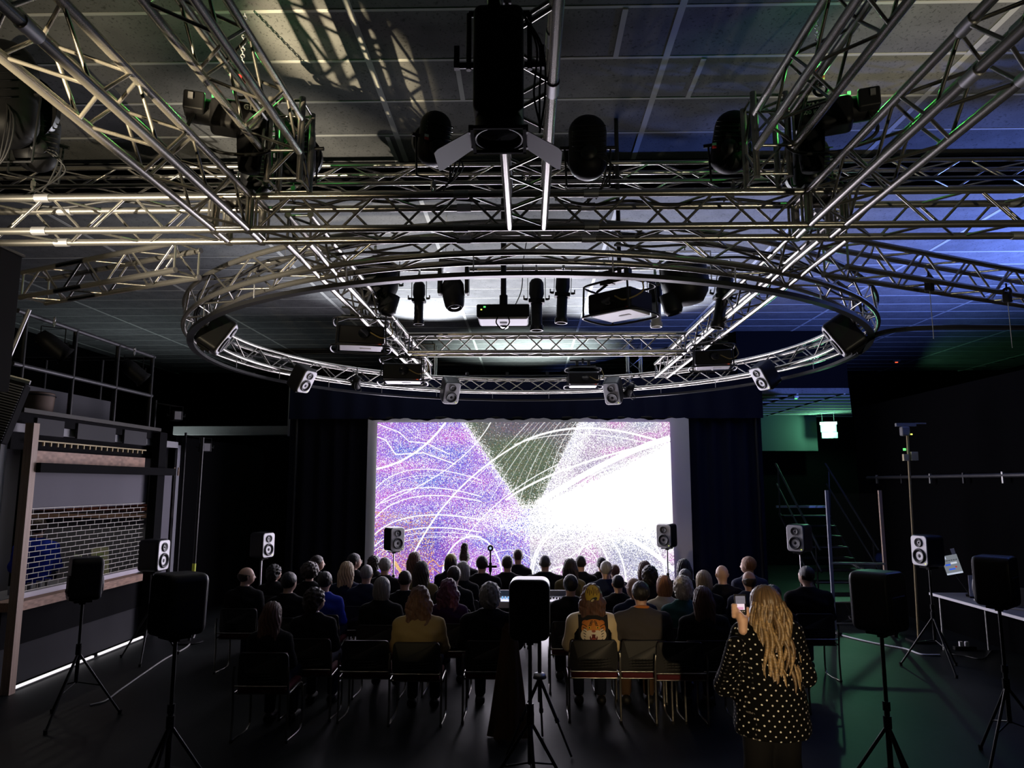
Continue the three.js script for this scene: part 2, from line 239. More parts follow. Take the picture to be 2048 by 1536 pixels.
// ------------------------------------------------------------------ trusses
function truss(name, label, A, B, o = {}) {
  const w = o.w ?? 0.24, h = o.h ?? 0.24, R = o.r ?? 0.025, br = o.br ?? 0.01, mat = o.mat ?? M.alu, pitch = o.pitch ?? 0.3;
  const t = thing(name, label, 'truss', A, 0, o.group), d = B.clone().sub(A), len = d.length(); d.normalize();
  const up = o.up ? o.up.clone() : V(0, 1, 0), side = d.clone().cross(up).normalize(); up.copy(side).cross(d).normalize();
  const P = (s, i, l) => d.clone().multiplyScalar(l).addScaledVector(side, (i & 1 ? 1 : -1) * w / 2).addScaledVector(up, (i & 2 ? 1 : -1) * h / 2);
  for (let i = 0; i < 4; i++) strut('chord', P(0, i, 0), P(0, i, len), R, mat, t, 14);
  const n = Math.max(2, Math.round(len / pitch)), st = len / n, faces = o.faces ?? [[0, 1], [2, 3], [0, 2], [1, 3]];
  faces.forEach(([a, b], f) => { for (let k = 0; k < n; k++) { const c = (k + f) % 2; strut('brace', P(0, c ? a : b, k * st + 0.03), P(0, c ? b : a, (k + 1) * st - 0.03), br, mat, t, 7); } });
  for (const l of [0.02, len - 0.02]) for (const [a, b] of [[0, 1], [1, 3], [3, 2], [2, 0]]) strut('end_brace', P(0, a, l), P(0, b, l), br, mat, t, 7);
  if (o.couplers) for (const l of o.couplers) for (let i = 0; i < 4; i++) { strut('coupler', P(0, i, l - 0.05), P(0, i, l + 0.05), R * 1.22, M.steel, t, 12); }
  return t;
}
const H0 = EYE + 1.75, HC = H0 + 0.12;                          // lower chord and centre line of the main grid
function corner(x, z, label) {
  const c = thing('truss_corner', label, 'truss', V(x, HC, z), 0, 'corner blocks of the main truss');
  const k = 0.145, e = [-1, 1];
  for (const a of e) for (const b of e) { strut('tube', V(-k, a * 0.12, b * 0.12), V(k, a * 0.12, b * 0.12), 0.025, M.alu, c, 12); strut('tube', V(a * 0.12, -k, b * 0.12), V(a * 0.12, k, b * 0.12), 0.03, M.alu, c, 12); strut('tube', V(a * 0.12, b * 0.12, -k), V(a * 0.12, b * 0.12, k), 0.025, M.alu, c, 12); }
  obj('plate', box(0.3, 0.02, 0.3, 0, 0.15, 0), M.alu, c);
}
const ZM = -4.81, XN = 2.05;
truss('box_truss', 'long aluminium cross truss nearest the camera, left of the corner block', V(-6.0, HC, ZM), V(-XN - 0.145, HC, ZM), { couplers: [1.2, 2.6] });
truss('box_truss', 'long aluminium cross truss nearest the camera, between the two corner blocks', V(-XN + 0.145, HC, ZM), V(XN - 0.145, HC, ZM), { couplers: [1.45, 2.35] });
truss('box_truss', 'long aluminium cross truss nearest the camera, right of the corner block', V(XN + 0.145, HC, ZM), V(6.0, HC, ZM), { couplers: [1.3] });
corner(-XN, ZM, 'aluminium corner block on the near cross truss, left'); corner(XN, ZM, 'aluminium corner block on the near cross truss, right');
truss('box_truss', 'big aluminium truss slanting from the top left corner down to the cross truss', V(-XN, HC, -0.6), V(-XN, HC, ZM + 0.145), { couplers: [1.9] });
truss('box_truss', 'big aluminium truss slanting from the top right corner down to the cross truss', V(XN, HC, -0.6), V(XN, HC, ZM + 0.145), { couplers: [2.3] });
truss('box_truss', 'aluminium truss coming straight down the middle to the cross truss', V(0, HC, -1.2), V(0, HC, ZM + 0.12), { couplers: [1.75], w: 0.235 });
// upper pair, close under the ceiling, and their drops
for (const s of [-1, 1]) {
  const L = s < 0 ? 'left' : 'right';
  truss('box_truss', `upper aluminium truss behind the ${L} chain hoist, running towards the viewer`, V(s * 1.64, EYE + 2.32, -1.4), V(s * 1.64, EYE + 2.32, -4.45));
  truss('box_truss', `upright aluminium truss leg glowing green beside the ${L} chain hoist`, V(s * 1.64, HC + 0.15, -4.62), V(s * 1.64, EYE + 2.62, -4.62), { up: V(0, 0, 1), w: 0.22, h: 0.22, r: 0.022 });
}
// truss close under the ceiling, behind the near cross truss
truss('box_truss', 'thin cross truss under the ceiling behind the row of lanterns', V(-6, EYE + 2.72, -6.05), V(6.2, EYE + 2.72, -6.05), { w: 0.2, h: 0.17, r: 0.02, br: 0.008, pitch: 0.34 });
truss('box_truss', 'left aluminium truss inside the ring running away to the screen', V(-1.69, HC, ZM - 0.2), V(-1.69, HC, -11.7), { w: 0.17, h: 0.22, couplers: [3.4] });
truss('box_truss', 'right aluminium truss inside the ring running away to the screen', V(2.23, HC, ZM - 0.2), V(2.23, HC, -11.7), { w: 0.2, h: 0.22, couplers: [3.4] });
truss('box_truss', 'far cross truss spanning the ring in front of the pale ceiling', V(-1.6, HC, -9.44), V(2.12, HC, -9.44), { couplers: [1.85] });
truss('box_truss', 'left radial truss lit warm between the ring and the dark column', V(-2.85, HC, -5.72), V(-4.75, HC, -6.55), { w: 0.24 });
truss('box_truss', 'right radial truss lit blue leading from the ring to the right edge', V(2.55, HC, -5.75), V(5.6, HC, -7.15), { w: 0.24 });
for (const [x, px] of [[-2.35, 0], [2.55, 1]]) truss('box_truss', `upright truss leg glowing green ${px ? 'right' : 'left'} of centre beyond the far cross truss`, V(x * 0.98, 4.3, -16.4), V(x * 0.98, 5.55, -16.4), { up: V(0, 0, 1), w: 0.3, h: 0.3, r: 0.022 });
// the ring
const RC = V(0, H0, -9.45);
{
  const t = thing('ring_truss', 'large circular aluminium truss ring hung with lamps and loudspeakers', 'truss', RC.clone());
  const ri = 4.0, ro = 4.23, hh = 0.24, ch = (r, y) => { const g = new THREE.TorusGeometry(r, 0.025, 10, 128); g.rotateX(Math.PI / 2); g.translate(0, y, 0); return g; };
  for (const r of [ri, ro]) for (const y of [0, hh]) obj('chord', ch(r, y), M.alu, t);
  const n = 72, P = (r, y, k) => V(r * Math.cos(k / n * 2 * Math.PI), y, r * Math.sin(k / n * 2 * Math.PI));
  for (let k = 0; k < n; k++) {
    const c = k % 2; strut('brace', P(ri, c ? 0 : hh, k), P(ri, c ? hh : 0, k + 1), 0.01, M.alu, t, 7); strut('brace', P(ro, c ? hh : 0, k), P(ro, c ? 0 : hh, k + 1), 0.01, M.alu, t, 7);
    strut('brace', P(c ? ri : ro, 0, k), P(c ? ro : ri, 0, k + 1), 0.01, M.alu, t, 7); if (c) strut('brace', P(ri, hh, k), P(ro, hh, k + 1), 0.01, M.alu, t, 7);
  }
  // curtain track below the ring, with a branch to the right
  const c = thing('curtain_track', 'round black curtain track hanging just below the truss ring', 'track', V(RC.x, EYE + 1.6, RC.z));
  const sec = new THREE.Shape([[-0.018, -0.035], [0.018, -0.035], [0.018, 0.035], [-0.018, 0.035]].map(p => new THREE.Vector2(...p)));
  const cp = []; for (let k = 0; k < 64; k++) cp.push(V(4.15 * Math.cos(k / 64 * 2 * Math.PI), 0, 4.15 * Math.sin(k / 64 * 2 * Math.PI)));
  obj('rail', new THREE.ExtrudeGeometry(sec, { steps: 160, extrudePath: new THREE.CatmullRomCurve3(cp, true) }), M.blackMetal, c);
  const q = atY(1735, 678, EYE + 1.6), e = atY(2060, 655, EYE + 1.6), loc = p => p.clone().sub(c.position);
  obj('rail', new THREE.ExtrudeGeometry(sec, { steps: 60, extrudePath: new THREE.CatmullRomCurve3([V(4.08, 0, 0.75), loc(q), loc(atY(1775, 663, EYE + 1.6)), loc(atY(1850, 656, EYE + 1.6)), loc(e), loc(e).add(V(2.5, 0, 0))]) }), M.blackMetal, c);
  for (let k = 0; k < 24; k++) strut('hanger', V(4.15 * Math.cos(k / 12 * Math.PI + 0.1), 0.03, 4.15 * Math.sin(k / 12 * Math.PI + 0.1)), V(4.15 * Math.cos(k / 12 * Math.PI + 0.1), 0.16, 4.15 * Math.sin(k / 12 * Math.PI + 0.1)), 0.006, M.steel, c, 6);
}
// ------------------------------------------------------------------ lettering
const font = await new FontLoader().loadAsync('fonts/droid/droid_sans_bold.typeface.json');
function letters(s, size, depth = 0.004) { const g = new TextGeometry(s, { font, size, depth, curveSegments: 3 }); g.computeBoundingBox(); const b = g.boundingBox; g.translate(-(b.min.x + b.max.x) / 2, -(b.min.y + b.max.y) / 2, 0); return g; }

// ------------------------------------------------------------------ loudspeakers
function speakerGeo() {
  const sh = new THREE.Shape(), w = 0.13, h = 0.195, r = 0.05; sh.moveTo(-w + r, -h); sh.lineTo(w - r, -h); sh.quadraticCurveTo(w, -h, w, -h + r); sh.lineTo(w, h - r); sh.quadraticCurveTo(w, h, w - r, h); sh.lineTo(-w + r, h); sh.quadraticCurveTo(-w, h, -w, h - r); sh.lineTo(-w, -h + r); sh.quadraticCurveTo(-w, -h, -w + r, -h);
  const cab = new THREE.ExtrudeGeometry(sh, { depth: 0.2, bevelEnabled: true, bevelThickness: 0.035, bevelSize: 0.015, bevelSegments: 4, curveSegments: 8 }); cab.translate(0, 0, -0.13);
  const fr = new THREE.ExtrudeGeometry(sh, { depth: 0.006, bevelEnabled: true, bevelThickness: 0.008, bevelSize: 0.008, bevelSegments: 2, curveSegments: 8 }); fr.scale(0.97, 0.97, 1); fr.translate(0, 0, 0.1);
  const wo = lathe([[0.001, -0.028], [0.03, -0.022], [0.034, -0.03], [0.075, 0.004], [0.085, 0.012], [0.095, 0.008], [0.1, 0]], 32); wo.rotateX(Math.PI / 2); wo.translate(0, -0.07, 0.125);
  const tw = lathe([[0.001, 0.0], [0.013, -0.003], [0.018, -0.01], [0.05, 0.004], [0.058, 0.008], [0.062, 0]], 28); tw.rotateX(Math.PI / 2); tw.translate(0, 0.105, 0.122);
  const cap = new THREE.SphereGeometry(0.032, 16, 8); cap.scale(1, 1, 0.4); cap.translate(0, -0.07, 0.106);
  const foot = merge([box(0.16, 0.02, 0.16, 0, -0.222, -0.03, 0.006), box(0.05, 0.03, 0.05, 0, -0.24, -0.03)]);
  const panel = merge([box(0.18, 0.2, 0.012, 0, -0.06, -0.168, 0.004), box(0.05, 0.03, 0.02, -0.04, -0.12, -0.17), box(0.03, 0.03, 0.024, 0.05, -0.12, -0.17)]);
  return { cab, fr, wo, tw, cap, foot, panel, led: box(0.012, 0.008, 0.006, 0.095, -0.165, 0.116) };
}
const SG = speakerGeo();
function speaker(label, pos, target, o = {}) {
  const s = thing('loudspeaker', label, 'speaker', pos, 0, o.group); s.lookAt(target); const k = o.scale ?? 1; s.scale.set(k, k, k); if (o.roll) s.rotateZ(o.roll);
  obj('cabinet', SG.cab, M.speaker, s); obj('front_baffle', SG.fr, M.speakerFront, s);
  const w = obj('woofer', SG.wo, M.cone, s); obj('dust_cap', SG.cap, M.black, w); obj('tweeter', SG.tw, M.cone, s); obj('foot', SG.foot, M.rubber, s); obj('rear_panel', SG.panel, M.black, s);
  if (!o.noLed) obj('led', SG.led, M.yellowLed, s);
  if (o.bracket) obj('bracket', [bar(V(0, 0, -0.17), V(0, 0.1, -0.26), 0.014), box(0.12, 0.16, 0.015, 0, 0, -0.175), bar(V(0, 0.1, -0.26), V(0, 0.28, -0.24), 0.014)], M.blackMetal, s);
  return s;
}
function standUnder(label, x, z, top, mat = M.blackMetal, tw = 0.3) {
  const s = thing('speaker_stand', label, 'stand', V(x, 0, z), tw, 'loudspeaker stands');
  obj('pole', [bar(V(0, 0.35, 0), V(0, top * 0.62, 0), 0.019), bar(V(0, top * 0.6, 0), V(0, top, 0), 0.014)], mat, s);
  obj('upper_collar', bar(V(0, top * 0.6, 0), V(0, top * 0.6 + 0.06, 0), 0.026), M.black, s); obj('leg_collar', bar(V(0, 0.62, 0), V(0, 0.7, 0), 0.028), M.black, s);
  for (let k = 0; k < 3; k++) { const a = k * 2.094 + 0.5, c = Math.cos(a), d = Math.sin(a); const l = obj('leg', [bar(V(0, 0.64, 0), V(c * 0.4, 0.02, d * 0.4), 0.012), bar(V(0, 0.36, 0), V(c * 0.22, 0.3, d * 0.22), 0.007)], mat, s); obj('rubber_foot', bar(V(c * 0.4, 0, d * 0.4), V(c * 0.405, 0.04, d * 0.405), 0.018), M.rubber, l); }
  return s;
}
const MID = V(0.2, 1.35, -9.6);
for (const [label, px, py, D, k, o] of [
  ['pale-fronted loudspeaker on a stand left of the audience, before the black wall', 527, 1090, 11.4, 0.95, {}],
  ['loudspeaker standing before the lower left of the screen', 790, 1078, 12.9, 1, {}],
  ['loudspeaker standing before the lower right edge of the screen', 1332, 1071, 12.9, 1, {}],
  ['grey-fronted loudspeaker on a stand right of the screen, near the steps', 1597, 1076, 11.3, 1, { t: V(0, 1.5, -7.5) }],
  ['pale-fronted loudspeaker above the tablet at the desk on the right', 1852, 1101, 9.4, 0.95, { t: V(2.2, 1.5, -8.6) }],
  ['black loudspeaker seen from behind, on a pole between the camera and the right desk', 1750, 1200, 5.3, 0.98, { t: V(0.4, 1.4, -8.2) }],
  ['black loudspeaker seen from behind, in the middle of the back row', 1060, 1214, 5.35, 1.0, {}],
  ['large black loudspeaker seen from behind, left of the audience near the floor cable', 364, 1206, 5.2, 1.02, { t: V(0.6, 1.3, -9.6) }],
  ['black loudspeaker seen from behind, in front of the lit serving hatch', 176, 1156, 7.3, 1.0, { t: V(-0.5, 1.3, -10.5) }],
  ['slim pale-fronted loudspeaker against the grey panel right of the serving hatch', 312, 1110, 9.7, 1.0, { t: V(1.0, 1.3, -9.3) }],
  ['black loudspeaker seen from behind, in front of the desk on the right edge', 1985, 1160, 6.3, 0.98, { t: V(0.5, 1.5, -10) }],
]) {
  const p = at(px, py, D); speaker(label, p, o.t ?? MID, { scale: k, noLed: px < 400 || D < 7.2 });
  const d = (o.t ?? MID).clone().sub(p).setY(0).normalize().multiplyScalar(-0.03 * k);
  standUnder('thin stand under the ' + label.replace(' on a stand', '').replace(' on a pole', '').replace(' seen from behind,', ''), p.x + d.x, p.z + d.z, p.y - 0.255 * k, D > 11 ? M.steel : M.blackMetal, D);
}
function onRing(px, py, r) { let b = null, m = 9; for (let y = 3.5; y < 4.05; y += 0.01) { const p = atY(px, py, y), d = Math.abs(Math.hypot(p.x - RC.x, p.z - RC.z) - r); if (d < m) { m = d; b = p; } } return b; }
for (const [label, px, py, y, k, o] of [
  ['black loudspeaker tilted inward at the left end of the truss ring', 437, 668, 3.82, 1.06, {}],
  ['pale-fronted loudspeaker tilted on the truss ring, front left', 606, 758, 3.86, 1.0, {}],
  ['loudspeaker hanging at the far side of the ring, left of centre', 901, 782, 3.9, 1.12, {}],
  ['loudspeaker hanging at the far side of the ring, right of centre', 1226, 783, 3.9, 1.12, {}],
  ['pale-fronted loudspeaker tilted on the truss ring, front right', 1528, 752, 3.86, 1.0, {}],
  ['black loudspeaker tilted inward at the right end of the truss ring', 1684, 672, 3.82, 1.06, {}],
]) {
  const p = onRing(px, py, 3.8), sp = speaker(label, p, V(0.1, 1.5, -9.2), { scale: k * 0.95, noLed: px < 500 || px > 1600 });
  // bracket from the back of the cabinet to the lower chord of the ring
  sp.updateMatrixWorld(true); const a = Math.atan2(p.z - RC.z, p.x - RC.x), e = sp.worldToLocal(V(RC.x + 4.0 * Math.cos(a), H0 - 0.01, RC.z + 4.0 * Math.sin(a)));
  obj('bracket', [bar(V(0, 0.02, -0.16), V(0, 0.12, -0.2), 0.014), bar(V(0, 0.12, -0.2), e, 0.014), box(0.12, 0.16, 0.015, 0, 0, -0.17)], M.blackMetal, sp); const cl = obj('clamp', ring(0.034, 0.01, 0, 0, 0, 'x'), M.blackMetal, sp); cl.position.copy(e);
}

// ------------------------------------------------------------------ lanterns
function clampHook(r = 0.03) { return [ring(r, 0.008, 0, 0, 0, 'x'), box(0.03, 0.05, 0.03, 0, -0.05, 0), bar(V(0, -0.05, 0), V(0, -0.1, 0), 0.008)]; }
function yoke(w, h, y0, m, parent, t = 0.006) { return obj('yoke', [box(0.03, h, t, 0, 0, 0).rotateY(Math.PI / 2).translate(-w, y0 + h / 2, 0), box(0.03, h, t).rotateY(Math.PI / 2).translate(w, y0 + h / 2, 0), box(2 * w, t, 0.03, 0, y0 + h, 0), bar(V(-w - 0.035, y0, 0), V(-w, y0, 0), 0.014), bar(V(w, y0, 0), V(w + 0.035, y0, 0), 0.014), box(0.012, 0.05, 0.02, -w - 0.04, y0 + 0.015, 0), box(0.012, 0.05, 0.02, w + 0.04, y0 + 0.015, 0)], m, parent); }
// profile lantern hanging from a bar, pointing down along -y (turned by the caller)
function profile(label, pos, len, o = {}) {
  const t = thing('profile_lantern', label, 'stage light', pos, o.turn ?? 0, 'profile lanterns inside the ring'); const k = len / 0.62;
  const head = new THREE.Group(); 
  const b = obj('body', lathe([[0.001, 0.2], [0.06, 0.2], [0.085, 0.16], [0.09, 0.02], [0.075, -0.03], [0.07, -0.1]], 20), M.blackMetal, t); b.scale.setScalar(k);
  const z = obj('lens_tube', lathe([[0.066, -0.08], [0.066, -0.36], [0.08, -0.36], [0.08, -0.42], [0.06, -0.42], [0.055, -0.36]], 20), o.tape ? M.speakerFront : M.blackMetal, t); z.scale.setScalar(k);
  obj('lens', new THREE.CylinderGeometry(0.058 * k, 0.058 * k, 0.006, 20).translate(0, -0.37 * k, 0), M.lens, z).scale.setScalar(1 / k);
  yoke(0.105 * k, 0.3 * k, -0.04 * k, M.blackMetal, t); obj('clamp', merge(clampHook()).translate(0, 0.36 * k, 0), M.steel, t);
  obj('gate', box(0.19 * k, 0.05 * k, 0.15 * k, 0, -0.07 * k, 0, 0.008), M.black, t);
  if (o.tilt) { t.rotation.z = o.tilt; } if (o.pitch) t.rotation.x = o.pitch; return t;
}
const BARY = EYE + 2.62, BARZ = -8.45;
{ const t = thing('lighting_bar', 'straight lighting bar crossing high inside the truss ring', 'pipe', V(0, BARY, BARZ)); obj('pipe', bar(V(-3.4, 0, 0), V(3.4, 0, 0), 0.024, 12), M.alu, t); for (const x of [-3, -1, 1, 3]) obj('drop_wire', bar(V(x, 0, 0), V(x, CEIL - BARY, 0), 0.004, 6), M.steel, t); }
profile('slim profile lantern hanging left of the moving head inside the ring', at(838, 592, 8.3), 0.52, {});
profile('profile lantern hanging just right of the white ceiling projector', at(1073, 592, 7.3), 0.55, {});
profile('profile lantern with yellow edge, second right of the white ceiling projector', at(1125, 580, 7.6), 0.55, { tilt: -0.05 });
profile('profile lantern with pale taped tube right of the large caged projector', at(1311, 592, 7.7), 0.52, { tape: true });
profile('profile lantern leaning outward beside the big black flood on the right', at(1447, 585, 7.6), 0.6, { tilt: -0.22 });
function movingHead(label, pos, k, turn) {
  const t = thing('moving_head', label, 'stage light', pos, turn, 'moving lights inside the ring');
  obj('base', box(0.34 * k, 0.1 * k, 0.26 * k, 0, 0.36 * k, 0, 0.02), M.black, t); obj('clamp', merge(clampHook()).translate(0, 0.53 * k, 0), M.steel, t);
  for (const s of [-1, 1]) obj('yoke_arm', box(0.05 * k, 0.34 * k, 0.16 * k, s * 0.165 * k, 0.16 * k, 0, 0.02), M.black, t);
  const h = obj('head', lathe([[0.001, 0.2], [0.1, 0.19], [0.135, 0.12], [0.135, -0.02], [0.115, -0.16], [0.09, -0.2], [0.085, -0.2], [0.08, -0.17], [0.001, -0.165]], 24).scale(k, k, k), M.black, t);
  h.rotation.x = -0.25; h.rotation.z = 0.12; obj('lens', new THREE.SphereGeometry(0.08 * k, 16, 8, 0, 6.3, 0, 0.9).scale(1, 0.4, 1).rotateX(Math.PI).translate(0, -0.16 * k, 0), M.lens, h);
  return t;
}
movingHead('black moving head hanging between the slim lantern and the white projector', at(907, 588, 8.2), 0.98, 0);
function bowl(label, pos, side) {
  const t = thing('flood_light', label, 'stage light', pos, 0, 'big black flood lamps inside the ring');
  const b = obj('housing', lathe([[0.001, 0.3], [0.2, 0.3], [0.245, 0.26], [0.25, 0.05], [0.22, -0.06], [0.16, -0.15], [0.08, -0.17], [0.001, -0.17]], 28), M.black, t); b.rotation.z = side * 0.12;
  yoke(0.27, 0.36, 0.05, M.blackMetal, t); obj('clamp', merge(clampHook()).translate(0, 0.52, 0), M.steel, t);
  const s = obj('lens_tube', lathe([[0.001, 0.1], [0.1, 0.1], [0.1, -0.08], [0.075, -0.12], [0.06, -0.1]], 20), M.black, t); s.position.set(side * -0.17, -0.17, 0.06); s.rotation.z = side * 0.25; obj('lens', new THREE.CylinderGeometry(0.066, 0.066, 0.006, 18).translate(0, -0.1, 0), M.lens, s);
}
bowl('big round black flood lamp at the left truss inside the ring', at(749, 580, 7.5), -1); bowl('big round black flood lamp at the right truss inside the ring', at(1372, 578, 7.3), 1);

// projectors hung in tube cages
function caged(label, pos, turn, w, o = {}) {
  const t = thing('caged_projector', label, 'projector', pos, turn, 'projectors in hanging tube cages'); const k = w / 0.62;
  const rr4 = (y, a, b) => tube([V(-a + 0.05, y, -b), V(a - 0.05, y, -b), V(a, y, -b + 0.05), V(a, y, b - 0.05), V(a - 0.05, y, b), V(-a + 0.05, y, b), V(-a, y, b - 0.05), V(-a, y, -b + 0.05)], 0.011, 64, 6, true);
  const a = 0.31 * k, b = 0.24 * k, h = 0.3 * k;
  const lo = obj('lower_frame', rr4(-h / 2, a, b), M.blackMetal, t); obj('upper_frame', rr4(h / 2, a * 0.93, b), M.blackMetal, t);
  for (const [x, z] of [[-1, -1], [1, -1], [1, 1], [-1, 1]]) obj('post', bar(V(x * a * 0.86, -h / 2, z * b), V(x * a * 0.82, h / 2, z * b), 0.009), M.blackMetal, t);
  const p = obj('projector', box(0.5 * k, 0.2 * k, 0.38 * k, 0, -0.02 * k, 0, 0.02), M.black, t); obj('underside', box(0.46 * k, 0.03, 0.35 * k, 0, -0.125 * k, 0, 0.008), M.white, p);
  obj('lens', merge([new THREE.CylinderGeometry(0.055 * k, 0.06 * k, 0.09, 20).rotateX(Math.PI / 2).translate(o.lensX ?? 0.02, -0.02 * k, 0.22 * k)]), M.lens, p);
  obj('vent', [0, 1, 2, 3, 4].map(i => box(0.02, 0.1 * k, 0.012, -0.2 * k + i * 0.04, -0.02 * k, -0.19 * k)), M.grey, p); obj('label_plate', box(0.12 * k, 0.004, 0.04 * k, 0.05, -0.143 * k, 0), M.offwhite, p);
  obj('led', box(0.014, 0.01, 0.012, 0.2 * k, -0.13 * k, 0.185 * k), M.redLed, p);
  obj('mount', [box(0.44 * k, 0.03, 0.05, 0, h / 2 + 0.06, 0), box(0.05, 0.12, 0.05, -0.1 * k, h / 2 + 0.1, 0), box(0.05, 0.12, 0.05, 0.1 * k, h / 2 + 0.1, 0), box(0.44 * k, 0.025, 0.04, 0, h / 2 + 0.16, 0)], M.blackMetal, t);
  for (const s of [-1, 1]) obj('strap', bar(V(s * a * 0.9, h / 2, 0), V(s * 0.12 * k, h / 2 + 0.06, 0), 0.012), M.blackMetal, t);
  const up = (o.top ?? H0) - pos.y; obj('hanger', bar(V(0, h / 2 + 0.1, 0), V(0, Math.max(up, h / 2 + 0.2), 0), 0.02), M.blackMetal, t);
  obj('cable', tube([V(a, h / 2, b * 0.3), V(a * 1.1, 0.02, b * 0.5), V(a * 0.7, -h * 0.2, b), V(a * 0.3, 0, b * 0.9)], 0.007, 24, 6), std(rgb(0.25, 0.18, 0.05), 0.6), t);
  return t;
}
caged('black caged projector with a pale underside under the left truss', at(722, 672, 7.5), 0.25, 0.6);
caged('large caged projector with a white underside right of the white ceiling projector', at(1240, 604, 6.1), -0.75, 0.56, { top: CEIL });
caged('dark caged projector at the far end of the left truss', at(806, 744, 9.6), 0.1, 0.64);
caged('blue-black caged projector facing the viewer in front of the far ring', at(1166, 757, 12.1), 0, 0.62);
caged('dark caged projector with a vent grille under the right truss', at(1425, 716, 9.0), -0.2, 0.56);
{
  const p = at(1007, 632, 6.6), t = thing('ceiling_projector', 'white projector on a pole hanging in the middle of the ring', 'projector', p);
  obj('housing', box(0.48, 0.13, 0.34, 0, 0.0, 0, 0.03), M.white, t); obj('rear_panel', box(0.49, 0.125, 0.05, 0, 0.012, 0.15, 0.015), M.black, t);
  obj('lens', new THREE.CylinderGeometry(0.06, 0.06, 0.08, 20).rotateX(Math.PI / 2).translate(0, -0.02, -0.18), M.lens, t);
  obj('vent', [0, 1, 2].map(i => box(0.07, 0.004, 0.012, 0, -0.066, -0.02 + i * 0.025)), M.grey, t);
  obj('pole', bar(V(0, 0.06, 0), V(0, CEIL - p.y, 0), 0.028), M.blackMetal, t); obj('pole_socket', bar(V(0, 0.06, 0), V(0, 0.2, 0), 0.04), M.black, t); obj('ceiling_plate', box(0.2, 0.02, 0.2, 0, CEIL - p.y - 0.02, 0), M.black, t);
  obj('led', box(0.02, 0.012, 0.01, -0.17, 0.045, 0.176), M.greenLed, t); obj('led', box(0.014, 0.01, 0.01, -0.2, 0.02, 0.176), M.yellowLed, t);
  obj('cable', tube([V(-0.05, -0.05, 0.17), V(-0.06, -0.11, 0.19), V(0, -0.17, 0.19), V(0.06, -0.11, 0.19), V(0.05, -0.05, 0.17)], 0.006, 30, 6), M.cable, t);
  obj('cable', tube([V(0.1, 0.03, 0.17), V(0.17, 0.2, 0.16), V(0.19, 0.5, 0.1), V(0.25, 0.9, 0)], 0.005, 30, 6), M.cable, t);
}
// lanterns standing on the near cross truss, seen from behind
function fresnelBack(label, px, py, o = {}) {
  const k = o.k ?? 1, p = at(px, py, o.D ?? 4.95), t = thing('fresnel_lantern', label, 'stage light', p, o.turn ?? 0, 'lanterns on the near cross truss');
  const g = new THREE.CapsuleGeometry(0.105 * k, 0.19 * k, 6, 20); g.scale(1.12, 1.0, 0.95); const b = obj('housing', g, M.black, t); b.rotation.x = o.pitch ?? 0.15; b.rotation.z = o.tilt ?? 0;
  const fins = []; for (let i = 0; i < 6; i++) fins.push(box(0.2 * k, 0.008, 0.012, 0, (0.1 - i * 0.03) * k, 0.1 * k)); obj('fin', fins, M.blackMetal, b);
  obj('rear_cap', lathe([[0.001, 0.03], [0.05, 0.028], [0.06, 0]], 18).rotateX(Math.PI / 2).translate(0, -0.06 * k, 0.1 * k), M.blackMetal, b);
  obj('front_ring', new THREE.CylinderGeometry(0.13 * k, 0.125 * k, 0.06, 24).rotateX(Math.PI / 2).translate(0, -0.02, -0.12 * k), M.blackMetal, b);
  const dy = (o.down ?? 0.24);
  obj('yoke', [bar(V(-0.14 * k, 0, 0), V(-0.13 * k, -dy, 0.0), 0.008), bar(V(0.14 * k, 0, 0), V(0.13 * k, -dy, 0), 0.008), bar(V(-0.13 * k, -dy, 0), V(0.13 * k, -dy, 0), 0.008), bar(V(-0.17 * k, 0, 0), V(-0.11 * k, 0, 0), 0.014), bar(V(0.11 * k, 0, 0), V(0.17 * k, 0, 0), 0.014)], M.blackMetal, t);
  obj('clamp', merge(clampHook(0.032)).rotateX(Math.PI).translate(0, -dy - 0.1, 0), M.alu, t);
  if (o.flag) { obj('flag', box(0.03, 0.02, 0.006, -0.1 * k, -0.07, 0.115), M.red, t); obj('flag', box(0.03, 0.02, 0.006, -0.1 * k, -0.05, 0.115), M.white, t); }
  for (let i = 0; i < 3; i++) obj('cable', tube([V(0.02 * i, -0.1, 0.11), V(0.12 + 0.03 * i, -0.12 - 0.05 * i, 0.13), V(0.1 + 0.02 * i, -dy, 0.1), V(0.05 - 0.06 * i, -dy - 0.12 - 0.03 * i, 0.06)], 0.006, 20, 5), M.cable, t);
  return t;
}
fresnelBack('black ribbed lantern on the near truss right of the left chain hoist', 591, 298, { k: 1.25, down: 0.27 });
fresnelBack('small black lantern with a red tag left of the central barn-door light', 868, 278, { k: 1.0, flag: true, down: 0.31, turn: 0.5, pitch: 0.4 });
fresnelBack('black ribbed lantern on the near truss right of the central barn-door light', 1175, 296, { k: 1.2, down: 0.3 });
fresnelBack('black lantern with red and white tag left of the right chain hoist', 1462, 285, { k: 1.15, flag: true, tilt: -0.2, down: 0.29, turn: -0.3 });
fresnelBack('black lantern below the left chain hoist, half behind its chain bag', 512, 340, { k: 0.95, down: 0.14 });
fresnelBack('black lantern below the right chain hoist', 1622, 335, { k: 1.1, down: 0.14 });
fresnelBack('black lantern with trailing cables on the truss at the far left', 75, 280, { k: 1.2, down: 0.3, D: 4.9, turn: 0.7 });
fresnelBack('tall black lantern cut off by the left edge above the truss', 8, 190, { k: 1.9, down: 0.5, D: 4.6 });
